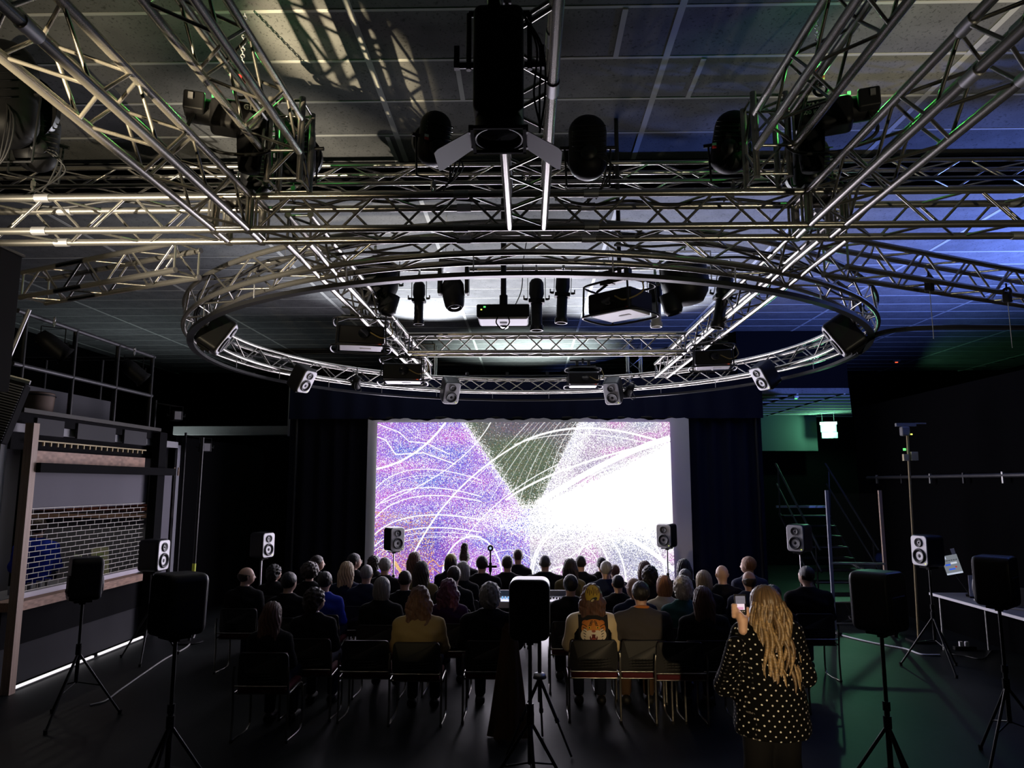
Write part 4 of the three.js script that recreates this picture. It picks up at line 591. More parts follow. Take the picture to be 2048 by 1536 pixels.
  obj('screen', box(0.2, 0.26, 0.004, 0, 0, 0.006), new THREE.MeshStandardMaterial({ color: 0, emissive: 0xffffff, emissiveMap: tt, emissiveIntensity: 0.7 }), tb); obj('case', box(0.22, 0.28, 0.008, 0, 0, 0, 0.003), M.black, tb); obj('stand', bar(V(0, -0.13, -0.01), V(0.08, -0.43, -0.02), 0.01), M.blackMetal, tb); obj('stand_foot', box(0.14, 0.02, 0.12, 0.1, -0.43, -0.02), M.black, tb); obj('clip', box(0.05, 0.08, 0.02, 0.07, 0.17, 0), M.white, tb);
  rect('tablet_light', rgb(0.85, 0.92, 1), 1.2, 0.2, 0.26, V(5.93, 1.18, -10.32), V(4.2, 1.2, -6));
  const lp = thing('laptop', 'dark laptop standing open on the white-edged desk', 'laptop', V(6.1, 0.756, -9.35), -1.0); obj('base', box(0.34, 0.018, 0.24, 0, 0.009, 0, 0.004), M.grey, lp); const ld = obj('lid', box(0.34, 0.23, 0.01, 0, 0.115, 0, 0.003), M.black, lp); ld.position.set(0, 0.018, -0.12); ld.rotation.x = -0.3; obj('keyboard', box(0.28, 0.003, 0.1, 0, 0.0195, -0.03), M.black, lp);
  const pp = thing('paper_sheet', 'pale upright sheet lit purple behind the laptop on the desk', 'sheet', V(6.25, 0.756, -10.1), -0.35); obj('page', box(0.42, 0.3, 0.006, 0, 0.15, 0), M.white, pp); obj('easel', box(0.42, 0.02, 0.1, 0, 0.01, -0.03), M.black, pp);
  const kb = thing('keyboard', 'low pale keyboard lying near the front edge of the desk', 'keyboard', V(5.98, 0.756, -9.75), 1.3); obj('case', box(0.4, 0.02, 0.13, 0, 0.01, 0, 0.004), M.aluDull, kb); const keys = []; for (let i = 0; i < 12; i++) for (let j = 0; j < 4; j++) keys.push(box(0.025, 0.008, 0.022, -0.17 + i * 0.031, 0.023, -0.045 + j * 0.03)); obj('keys', keys, M.black, kb).userData.kind = 'stuff';
  const bs = thing('equipment_bag', 'blue bag lying on the desk at the right edge', 'bag', V(6.35, 0.756, -8.75)); obj('body', new THREE.SphereGeometry(0.17, 20, 12).scale(1.1, 0.75, 1.2).translate(0, 0.128, 0), std(rgb(0.01, 0.04, 0.25), 0.7), bs); obj('strap', tube([V(-0.1, 0.22, 0), V(-0.05, 0.3, 0.03), V(0.05, 0.31, 0.03), V(0.1, 0.22, 0)], 0.012, 24, 6), M.black, bs);
  tag(obj('floor_cable', tube([[1660, 1262], [1690, 1272], [1735, 1283], [1780, 1292], [1812, 1298], [1845, 1309], [1880, 1310]].map(([x, y]) => atY(x, y, 0.012)), 0.012, 80, 6), std(rgb(0.5, 0.5, 0.52), 0.5), scene), 'pale cable lying across the floor between the audience and the desk', 'cable');
  tag(obj('floor_cable', tube([[1895, 1300], [1905, 1308], [1930, 1312], [1960, 1318], [1985, 1300]].map(([x, y]) => atY(x, y, 0.012)), 0.009, 60, 6), M.cable, scene), 'dark cable coiled on the floor under the desk', 'cable');
  const ps = thing('power_strip', 'small white plugs in a power strip under the desk', 'power strip', atY(1930, 1300, 0)); obj('body', box(0.3, 0.05, 0.06, 0, 0.025, 0, 0.006), M.black, ps); for (const x of [-0.05, 0.03]) obj('plug', box(0.05, 0.07, 0.04, x, 0.08, 0, 0.008), M.white, ps);
  const fc = thing('flight_case', 'low dark bench with folded frames at the foot of the steps', 'case', V(5.3, 0, -12.6)); obj('body', box(0.9, 0.35, 0.5, 0, 0.175, 0, 0.015), M.black, fc); obj('edge', [box(0.92, 0.02, 0.02, 0, 0.35, 0.25), box(0.92, 0.02, 0.02, 0, 0.01, 0.25)], M.aluDull, fc);
}
// unseen lamps; the floods, truss and gallery ones are added for their light
for (const [label, p, tgt] of [['tungsten work lamp on a stand behind the camera, left', LAMP_L, V(-2.5, 4.1, -4.8)], ['added bright lamp on a stand at the far left behind the camera', ADDED_LAMP_TRUSS, V(-2.95, 4.12, -4.8)], ['tungsten work lamp on a stand behind the camera, right', LAMP_R, V(2.6, 4.1, -4.8)], ['narrow spot lamp on a stand left of the camera', SLIM, atY(680, 100, 5.6)], ['narrow spot lamp on a stand right of the camera', SLIM_R, atY(1830, 60, 5.6)], ['small warm desk lamp behind the camera, right', DESK_LAMP, V(1.5, 0.85, -7.2)], ['small warm desk lamp behind the camera, left', DESK_LAMP_L, V(-1.15, 0.95, -7.3)], ['backstage working lamp on a stand behind the drapes', BACKSTAGE, V(0.1, 5.6, -16.4)], ['added flood lamp hidden behind the left of the drape rail', ADDED_FLOODS[0], V(-1.1, 5.75, -8.5)], ['added flood lamp hidden behind the right of the drape rail', ADDED_FLOODS[1], V(1.1, 5.75, -8.5)], ['added lamp on a stand hidden beyond the gallery', ADDED_BACKSTAGE_L, V(-8.0, 5.6, -15.0)]]) {
  const t = thing('work_lamp', label, 'lamp', V(p.x, 0, p.z)), h = obj('lamp_head', lathe([[0.001, -0.16], [0.05, -0.15], [0.08, -0.03], [0.085, -0.03], [0.055, -0.17], [0.001, -0.18]], 20).rotateX(Math.PI / 2), M.blackMetal, t);
  h.position.set(0, p.y, 0); h.lookAt(tgt); obj('bulb', new THREE.SphereGeometry(0.035, 14, 10), glow(rgb(1, 0.8, 0.5), 2), h);
  obj('stand', [bar(V(0, 0.02, 0), V(0, p.y - 0.1, 0), 0.015), lathe([[0.001, 0.03], [0.2, 0.02], [0.22, 0], [0.001, 0]], 20)], M.blackMetal, t);
}
{
  const d = BLUE.clone(), t = thing('blue_wash_lamp', 'blue wash lamp on a stand behind the right masking wall', 'lamp', V(d.x, 0, d.z)); obj('stand', [bar(V(0, 0.02, 0), V(0, d.y - 0.15, 0), 0.02), lathe([[0.001, 0.03], [0.25, 0.02], [0.27, 0], [0.001, 0]], 20)], M.blackMetal, t);
  const h = obj('lamp_head', box(0.3, 0.12, 0.2, 0, d.y - 0.1, 0, 0.02), M.black, t); obj('bulb', new THREE.SphereGeometry(0.05, 14, 10).translate(0, d.y, 0), glow(rgb(0.2, 0.3, 1), 2), h);
}
// ------------------------------------------------------------------ chairs
const maroon = mat0(rgb(0.07, 0.012, 0.016), 0.3, 0.85), shellMat = mat0(rgb(0.02, 0.02, 0.021), 0.5, 0.5);
const CH = (() => {
  const sh = new THREE.Shape(); sh.moveTo(-0.2, 0.0); sh.lineTo(0.2, 0); sh.quadraticCurveTo(0.235, 0.02, 0.235, 0.08); sh.lineTo(0.225, 0.27); sh.quadraticCurveTo(0.22, 0.31, 0.18, 0.31); sh.lineTo(-0.18, 0.31); sh.quadraticCurveTo(-0.22, 0.31, -0.225, 0.27); sh.lineTo(-0.235, 0.08); sh.quadraticCurveTo(-0.235, 0.02, -0.2, 0);
  for (let r = 0; r < 4; r++) for (let c = 0; c < 11; c++) { const h = new THREE.Path(); h.absarc(-0.16 + c * 0.032, 0.06 + r * 0.026, 0.0055, 0, Math.PI * 2, true); sh.holes.push(h); }
  const bend = g => { const p = g.attributes.position; for (let i = 0; i < p.count; i++) p.setZ(i, p.getZ(i) - 0.045 * (p.getX(i) / 0.235) ** 2 + 0.06 * p.getY(i)); g.computeVertexNormals(); return g; };
  const back = bend(new THREE.ExtrudeGeometry(sh, { depth: 0.016, bevelEnabled: true, bevelThickness: 0.004, bevelSize: 0.004, bevelSegments: 1, curveSegments: 5 })); back.translate(0, 0.46, 0.2);
  const pad = bend(new RoundedBoxGeometry(0.43, 0.27, 0.035, 2, 0.014).translate(0, 0.175, 0)); pad.translate(0, 0.46, 0.188);
  const seat = new RoundedBoxGeometry(0.46, 0.06, 0.44, 3, 0.025).translate(0, 0.44, -0.02);
  const side = s => ({ f: tube([V(s * 0.25, 0.012, 0.22), V(s * 0.25, 0.3, 0.21), V(s * 0.25, 0.62, 0.24), V(s * 0.245, 0.66, 0.235)], 0.011, 20, 8), g: tube([V(s * 0.25, 0.42, 0.2), V(s * 0.25, 0.42, -0.16), V(s * 0.25, 0.36, -0.2), V(s * 0.25, 0.1, -0.22), V(s * 0.25, 0.012, -0.2), V(s * 0.25, 0.012, 0.2)], 0.011, 36, 8) });
  return { back, pad, seat, L: side(-1), R: side(1), bar: merge([bar(V(-0.25, 0.48, 0.215), V(0.25, 0.48, 0.215), 0.009), bar(V(-0.25, 0.4, -0.12), V(0.25, 0.4, -0.12), 0.009), bar(V(-0.25, 0.4, 0.14), V(0.25, 0.4, 0.14), 0.009)]), tip: new THREE.CylinderGeometry(0.014, 0.014, 0.024, 8) };
})();
function chair(label, x, z, turn) {
  const c = thing('stacking_chair', label, 'chair', V(x, 0, z), turn, 'audience chairs'); obj('seat', CH.seat, maroon, c); const b = obj('backrest', CH.back, shellMat, c); obj('back_pad', CH.pad, maroon, b);
  for (const s of ['L', 'R']) { obj('leg', CH[s].f, M.alu, c); obj('leg', CH[s].g, M.alu, c); const t = obj('glide', CH.tip, M.rubber, c); t.position.set(s === 'L' ? -0.25 : 0.25, 0.012, 0.22); } obj('crossbar', CH.bar, M.alu, c); return c;
}
// ------------------------------------------------------------------ people: fields meshed as one surface
function nets(f, lo, hi, cell) {
  const n = [0, 1, 2].map(i => Math.max(2, Math.ceil((hi[i] - lo[i]) / cell)) + 1), [nx, ny, nz] = n, val = new Float32Array(nx * ny * nz), at3 = (i, j, k) => i + nx * (j + ny * k);
  for (let k = 0; k < nz; k++) for (let j = 0; j < ny; j++) for (let i = 0; i < nx; i++) val[at3(i, j, k)] = (i === 0 || j === 0 || k === 0 || i === nx - 1 || j === ny - 1 || k === nz - 1) ? Math.max(1e-4, f(lo[0] + i * cell, lo[1] + j * cell, lo[2] + k * cell)) : f(lo[0] + i * cell, lo[1] + j * cell, lo[2] + k * cell);
  const pos = [], idx = [], vi = new Int32Array(nx * ny * nz).fill(-1), E = [[0, 1], [2, 3], [4, 5], [6, 7], [0, 2], [1, 3], [4, 6], [5, 7], [0, 4], [1, 5], [2, 6], [3, 7]];
  for (let k = 0; k < nz - 1; k++) for (let j = 0; j < ny - 1; j++) for (let i = 0; i < nx - 1; i++) {
    let m = 0; const v = []; for (let c = 0; c < 8; c++) { const q = val[at3(i + (c & 1), j + ((c >> 1) & 1), k + (c >> 2))]; v.push(q); if (q < 0) m |= 1 << c; }
    if (m === 0 || m === 255) continue; let x = 0, y = 0, z = 0, s = 0;
    for (const [a, b] of E) if ((v[a] < 0) !== (v[b] < 0)) { const t = v[a] / (v[a] - v[b]); x += (a & 1) + t * ((b & 1) - (a & 1)); y += ((a >> 1) & 1) + t * (((b >> 1) & 1) - ((a >> 1) & 1)); z += (a >> 2) + t * ((b >> 2) - (a >> 2)); s++; }
    vi[at3(i, j, k)] = pos.length / 3; pos.push(lo[0] + (i + x / s) * cell, lo[1] + (j + y / s) * cell, lo[2] + (k + z / s) * cell);
  }
  const quad = (a, b, c, d, fl) => { if (a < 0 || b < 0 || c < 0 || d < 0) return; fl ? idx.push(a, c, b, b, c, d) : idx.push(a, b, c, b, d, c); };
  for (let k = 1; k < nz - 1; k++) for (let j = 1; j < ny - 1; j++) for (let i = 1; i < nx - 1; i++) {
    const o = val[at3(i, j, k)] < 0;
    if (o !== val[at3(i + 1, j, k)] < 0) quad(vi[at3(i, j - 1, k - 1)], vi[at3(i, j, k - 1)], vi[at3(i, j - 1, k)], vi[at3(i, j, k)], !o);
    if (o !== val[at3(i, j + 1, k)] < 0) quad(vi[at3(i - 1, j, k - 1)], vi[at3(i, j, k - 1)], vi[at3(i - 1, j, k)], vi[at3(i, j, k)], o);
    if (o !== val[at3(i, j, k + 1)] < 0) quad(vi[at3(i - 1, j - 1, k)], vi[at3(i, j - 1, k)], vi[at3(i - 1, j, k)], vi[at3(i, j, k)], !o);
  }
  const g = new THREE.BufferGeometry(); g.setAttribute('position', new THREE.Float32BufferAttribute(pos, 3)); g.setIndex(idx); g.computeVertexNormals(); g.setAttribute('uv', new THREE.Float32BufferAttribute(new Float32Array(pos.length / 3 * 2), 2)); return g;
}
const smin = (a, b, k) => { const h = Math.max(k - Math.abs(a - b), 0) / k; return Math.min(a, b) - h * h * k * 0.25; };
function cap(x, y, z, c) { const ax = c[0], ay = c[1], az = c[2], bx = c[3] - ax, by = c[4] - ay, bz = c[5] - az, px = x - ax, py = y - ay, pz = z - az; let t = (px * bx + py * by + pz * bz) / (bx * bx + by * by + bz * bz + 1e-9); t = t < 0 ? 0 : t > 1 ? 1 : t; const dx = px - bx * t, dy = py - by * t, dz = pz - bz * t; return Math.sqrt(dx * dx + dy * dy + dz * dz) - (c[6] + (c[7] - c[6]) * t); }
const caps = (list, k, grow = 0) => (x, y, z) => { let d = 9; for (const c of list) d = smin(d, cap(x, y, z, c), k); return d - grow; };
const ell = (x, y, z, c, r) => { const a = (x - c[0]) / r[0], b = (y - c[1]) / r[1], d = (z - c[2]) / r[2], l = Math.sqrt(a * a + b * b + d * d); return (l - 1) * Math.min(r[0], r[1], r[2]); };
const wob = (x, y, z, f) => Math.sin(x * f + 1.3 + 2 * Math.sin(y * f * 0.31)) * Math.sin(y * f * 0.9 + 0.4 + 1.7 * Math.sin(z * f * 0.37)) * Math.sin(z * f + 2.2 + Math.sin(x * f * 0.43));
const mirror = l => l.concat(l.map(c => [-c[0], c[1], c[2], -c[3], c[4], c[5], c[6], c[7]]));
// head in its own frame, centre of the neck pivot at the origin; faces -z; crown at y = 0.2
function headField(x, y, z) {
  let d = ell(x, y, z, [0, 0.105, -0.005], [0.077, 0.095, 0.098]); d = smin(d, ell(x, y, z, [0, 0.045, -0.05], [0.056, 0.066, 0.058]), 0.04);
  d = smin(d, cap(x, y, z, [0, 0.09, -0.1, 0, 0.062, -0.122, 0.009, 0.014]), 0.015); d = smin(d, cap(x, y, z, [-0.02, 0.028, -0.098, 0.02, 0.028, -0.098, 0.008, 0.008]), 0.012);
  d = smin(d, cap(x, y, z, [-0.035, 0.103, -0.085, 0.035, 0.103, -0.085, 0.013, 0.013]), 0.015);
  for (const s of [-1, 1]) { d = smin(d, cap(x, y, z, [s * 0.079, 0.088, 0.0, s * 0.077, 0.058, -0.004, 0.013, 0.009]), 0.01); d = Math.max(d, 0.012 - Math.hypot(x - s * 0.031, y - 0.086, z + 0.108)); }
  return smin(d, cap(x, y, z, [0, 0.04, 0.0, 0, -0.09, 0.018, 0.05, 0.058]), 0.03);
}
const hairFields = {
  short: (x, y, z) => Math.max(ell(x, y, z, [0, 0.112, 0.002], [0.089, 0.104, 0.108]) + 0.004 * wob(x, y, z, 120), -((y - 0.1) * 0.62 + (z + 0.055) * 0.78)),
  crop: (x, y, z) => Math.max(ell(x, y, z, [0, 0.11, 0.0], [0.083, 0.099, 0.103]) + 0.002 * wob(x, y, z, 160), -((y - 0.105) * 0.62 + (z + 0.05) * 0.78)),
  fringe: (x, y, z) => Math.max(ell(x, y, z, [0, 0.1, 0.0], [0.085, 0.098, 0.106]) + 0.003 * wob(x, y, z, 120), -((y - 0.08) * 0.4 + (z + 0.03) * 0.9), y - 0.11 - 0.2 * z),
  curly: (x, y, z) => Math.max(smin(ell(x, y, z, [0, 0.115, 0.008], [0.105, 0.112, 0.118]), ell(x, y, z, [0, 0.05, 0.04], [0.1, 0.1, 0.085]), 0.03) + 0.011 * wob(x, y, z, 75) + 0.005 * wob(x, y, z, 150), -((y - 0.08) * 0.55 + (z + 0.05) * 0.83)),
  afro: (x, y, z) => Math.max(ell(x, y, z, [0, 0.115, 0.012], [0.13, 0.128, 0.135]) + 0.012 * wob(x, y, z, 70), -((y - 0.08) * 0.5 + (z + 0.05) * 0.86)),
  bob: (x, y, z) => Math.max(smin(ell(x, y, z, [0, 0.112, 0.004], [0.094, 0.106, 0.112]), ell(x, y, z, [0, 0.03, 0.022], [0.101, 0.115, 0.085]), 0.03) + 0.004 * Math.sin(Math.atan2(x, z) * 22 + y * 30), -((y - 0.06) * 0.4 + (z + 0.055) * 0.92)),
  long: (x, y, z) => { let d = smin(ell(x, y, z, [0, 0.112, 0.004], [0.094, 0.106, 0.112]), ell(x, y, z, [0, 0.03, 0.025], [0.1, 0.115, 0.085]), 0.03); for (const s of [-1, 0, 1]) d = smin(d, cap(x, y, z, [s * 0.055, 0.04, 0.06, s * 0.075, -0.2, 0.1, 0.055, 0.03]), 0.04); return Math.max(d + 0.005 * Math.sin(Math.atan2(x, z + 0.02) * 24 + 4 * Math.sin(y * 18)), -((y - 0.05) * 0.35 + (z + 0.05) * 0.94)); },
  wavy: (x, y, z) => { let d = smin(ell(x, y, z, [0, 0.112, 0.004], [0.102, 0.11, 0.116]), ell(x, y, z, [0, 0.02, 0.025], [0.125, 0.13, 0.095]), 0.03); for (const s of [-1, 0, 1]) d = smin(d, cap(x, y, z, [s * 0.07, 0.02, 0.05, s * 0.085, -0.17, 0.085, 0.065, 0.04]), 0.04); return Math.max(d + 0.011 * wob(x, y, z, 62) + 0.005 * wob(x, y, z, 140), -((y - 0.05) * 0.35 + (z + 0.045) * 0.94)); },
  topknot: (x, y, z) => { let d = ell(x, y, z, [0, 0.112, 0.002], [0.092, 0.106, 0.11]); d = smin(d, cap(x, y, z, [0, 0.21, 0.03, 0.005, 0.29, 0.03, 0.07, 0.06]), 0.02); d = smin(d, cap(x, y, z, [0, 0.05, 0.07, 0.02, -0.16, 0.11, 0.05, 0.03]), 0.03); return Math.max(d + 0.008 * wob(x, y, z, 90), -((y - 0.08) * 0.55 + (z + 0.05) * 0.83)); },
  beanie: (x, y, z) => Math.max(ell(x, y, z, [0, 0.115, 0.002], [0.093, 0.112, 0.112]) + 0.002 * Math.sin(y * 260), -((y - 0.09) * 0.85 + (z + 0.02) * 0.3)),
};
const skinM = { pale: std(rgb(0.5, 0.31, 0.23), 0.55), mid: std(rgb(0.36, 0.2, 0.14), 0.55), dark: std(rgb(0.12, 0.065, 0.045), 0.5) };
const hairM = {}; for (const [k, c] of Object.entries({ black: [0.008, 0.007, 0.007], brown: [0.03, 0.017, 0.01], auburn: [0.12, 0.055, 0.035], ginger: [0.4, 0.17, 0.06], blonde: [0.55, 0.4, 0.22], white: [0.62, 0.55, 0.45], grey: [0.28, 0.27, 0.26], plum: [0.1, 0.02, 0.06], olive: [0.35, 0.3, 0.06], darkgrey: [0.08, 0.078, 0.075] })) hairM[k] = std(rgb(...c).multiplyScalar(1.9), 0.5, 0, { map: strandTex, bumpMap: strandTex, bumpScale: 0.006 });
const clothM = {}; for (const [k, c] of Object.entries({ black: [0.006, 0.006, 0.007], navy: [0.01, 0.014, 0.035], blue: [0.012, 0.03, 0.32], ochre: [0.25, 0.185, 0.085], grey: [0.05, 0.045, 0.045], cream: [0.55, 0.47, 0.33], teal: [0.02, 0.07, 0.07], brown: [0.06, 0.035, 0.02], plum: [0.03, 0.008, 0.04], slate: [0.03, 0.035, 0.06], khaki: [0.1, 0.08, 0.035] })) clothM[k] = mat0(rgb(...c), 0.25, 0.92);
const shoeM = mat0(rgb(0.01, 0.01, 0.01), 0.5, 0.5), jeansM = mat0(rgb(0.012, 0.016, 0.03), 0.2, 0.9);
function seatedCaps(sw) {
  const torso = [[-0.08, 0.53, 0, 0.08, 0.53, 0, 0.115, 0.115], [-0.07, 0.7, 0.02, 0.07, 0.7, 0.02, 0.105, 0.105], [-sw * 0.5, 0.85, 0.02, sw * 0.5, 0.85, 0.02, 0.112, 0.112], [-sw + 0.02, 0.928, 0.012, sw - 0.02, 0.928, 0.012, 0.062, 0.062], [0, 0.55, 0.01, 0, 0.92, 0.02, 0.11, 0.11], [-sw + 0.05, 0.935, 0.012, -0.03, 1.02, 0.01, 0.055, 0.04], [sw - 0.05, 0.935, 0.012, 0.03, 1.02, 0.01, 0.055, 0.04], [0, 0.95, 0.015, 0, 1.08, 0.004, 0.066, 0.05]];
  const arms = mirror([[sw, 0.915, 0.012, sw + 0.045, 0.7, -0.03, 0.058, 0.047], [sw + 0.045, 0.7, -0.03, 0.14, 0.64, -0.27, 0.045, 0.033]]), hands = mirror([[0.135, 0.635, -0.29, 0.1, 0.62, -0.34, 0.032, 0.03], [0.11, 0.62, -0.345, 0.06, 0.612, -0.385, 0.014, 0.01], [0.105, 0.61, -0.355, 0.065, 0.6, -0.4, 0.014, 0.01], [0.125, 0.645, -0.32, 0.085, 0.66, -0.36, 0.014, 0.01]]);
  const legs = mirror([[0.09, 0.53, -0.02, 0.12, 0.53, -0.44, 0.085, 0.066], [0.12, 0.53, -0.44, 0.12, 0.1, -0.4, 0.06, 0.042]]), feet = mirror([[0.12, 0.055, -0.37, 0.13, 0.045, -0.57, 0.042, 0.034]]);
  return { torso, arms, hands, legs, feet };
}
function shoulderCut(f, top) { return (x, y, z) => Math.max(f(x, y, z), y - top); }
const bodyCache = {};
function bodyGeo(sw) {                                          // bodies and clothes of the same build share their geometry
  const k = sw.toFixed(2); if (bodyCache[k]) return bodyCache[k]; const c = seatedCaps(sw);
  const all = caps([...c.torso, ...c.arms, ...c.hands, ...c.legs, ...c.feet], 0.05, -0.008), X = sw + 0.14;
  const body = nets(all, [-X, 0.0, -0.66], [X, 1.12, 0.18], 0.024);
  const topF = caps([...c.torso, ...c.arms], 0.05, 0.012), top = nets((x, y, z) => Math.max(topF(x, y, z) + 0.004 * Math.sin(y * 60 + 3 * Math.sin(x * 9)), y - 1.058, 0.5 - y, -(z + 0.27)), [-X, 0.46, -0.34], [X, 1.13, 0.2], 0.021);
  const legF = caps([...c.legs, c.torso[0]], 0.04, 0.014), trousers = nets((x, y, z) => Math.max(legF(x, y, z), 0.1 - y, y - 0.68), [-0.28, 0.06, -0.56], [0.28, 0.72, 0.17], 0.024);
  const footF = caps(c.feet, 0.02, 0.012), shoes = nets((x, y, z) => Math.max(footF(x, y, z), 0.008 - y), [-0.22, -0.02, -0.65], [0.22, 0.13, -0.28], 0.018);
  return (bodyCache[k] = { body, top, trousers, shoes });
}
const hairCache = {}; const headGeo = nets(headField, [-0.11, -0.12, -0.16], [0.11, 0.23, 0.13], 0.009);
function strandUV(g) { const p = g.attributes.position, u = g.attributes.uv; for (let i = 0; i < p.count; i++) u.setXY(i, Math.atan2(p.getX(i), p.getZ(i) + 0.02) * 0.9, p.getY(i) * 2.2 + p.getX(i) * 0.4); return g; }
function hairGeo(style) { return (hairCache[style] ||= strandUV(nets(hairFields[style], [-0.17, style === 'long' || style === 'wavy' || style === 'topknot' ? -0.26 : -0.13, -0.14], [0.17, 0.38, 0.2], style === 'curly' || style === 'afro' || style === 'wavy' ? 0.009 : 0.0105))); }
function person(label, px, top, D, o = {}) {
  const q = at(px, top, D), sw = o.sw ?? 0.18, extra = { curly: 0.027, afro: 0.045, topknot: 0.14, beanie: 0.027, bald: 0, fringe: 0 }[o.hair] ?? 0.018, s = Math.min(1.16, Math.max(0.84, q.y / (1.29 + extra)));
  const t = thing('person', label, 'person', V(q.x, 0, q.z), o.turn ?? 0, 'seated audience'); t.scale.setScalar(s);
  const g = bodyGeo(sw), h = headGeo.clone(); const R = new THREE.Matrix4().makeRotationFromEuler(new THREE.Euler(o.nod ?? 0, o.yaw ?? 0, o.lean ?? 0, 'YXZ')); R.setPosition(0, 1.09, -0.005); h.applyMatrix4(R);
  const skin = obj('body', merge([g.body, h]), skinM[o.skin ?? 'pale'], t);
  obj('top', g.top, clothM[o.top ?? 'black'], t); obj('trousers', g.trousers, o.legs ? clothM[o.legs] : jeansM, t); obj('shoes', g.shoes, shoeM, t);
  if (o.hair && o.hair !== 'bald') { const m = obj(o.hair === 'beanie' ? 'beanie' : 'hair', hairGeo(o.hair), hairM[o.col ?? 'brown'], t); m.applyMatrix4(R); }
  if (o.hair2) { const m = obj('hair', hairGeo(o.hair2), hairM[o.col2 ?? 'brown'], t); m.applyMatrix4(R); }
  if (o.glasses) { const m = obj('glasses', [ring(0.02, 0.0025, -0.03, 0.086, -0.118), ring(0.02, 0.0025, 0.03, 0.086, -0.118), bar(V(-0.012, 0.09, -0.12), V(0.012, 0.09, -0.12), 0.002, 5), bar(V(-0.05, 0.09, -0.115), V(-0.082, 0.088, -0.0), 0.002, 5), bar(V(0.05, 0.09, -0.115), V(0.082, 0.088, 0.0), 0.002, 5)], M.steel, t); m.applyMatrix4(R); }
  if (o.collar) obj('collar', new THREE.TorusGeometry(0.066, 0.017, 8, 24).rotateX(Math.PI / 2 - 0.25).translate(0, 1.045, 0.01), o.collar, t);
  if (!o.noChair) chair('chair of ' + label.split(' ').slice(0, 14).join(' ').replace(/,$/, ''), q.x, q.z - 0.02, o.turn ?? 0);
  t.userData.s = undefined; delete t.userData.s; return { t, s, q };
}
const R1 = 7.5;
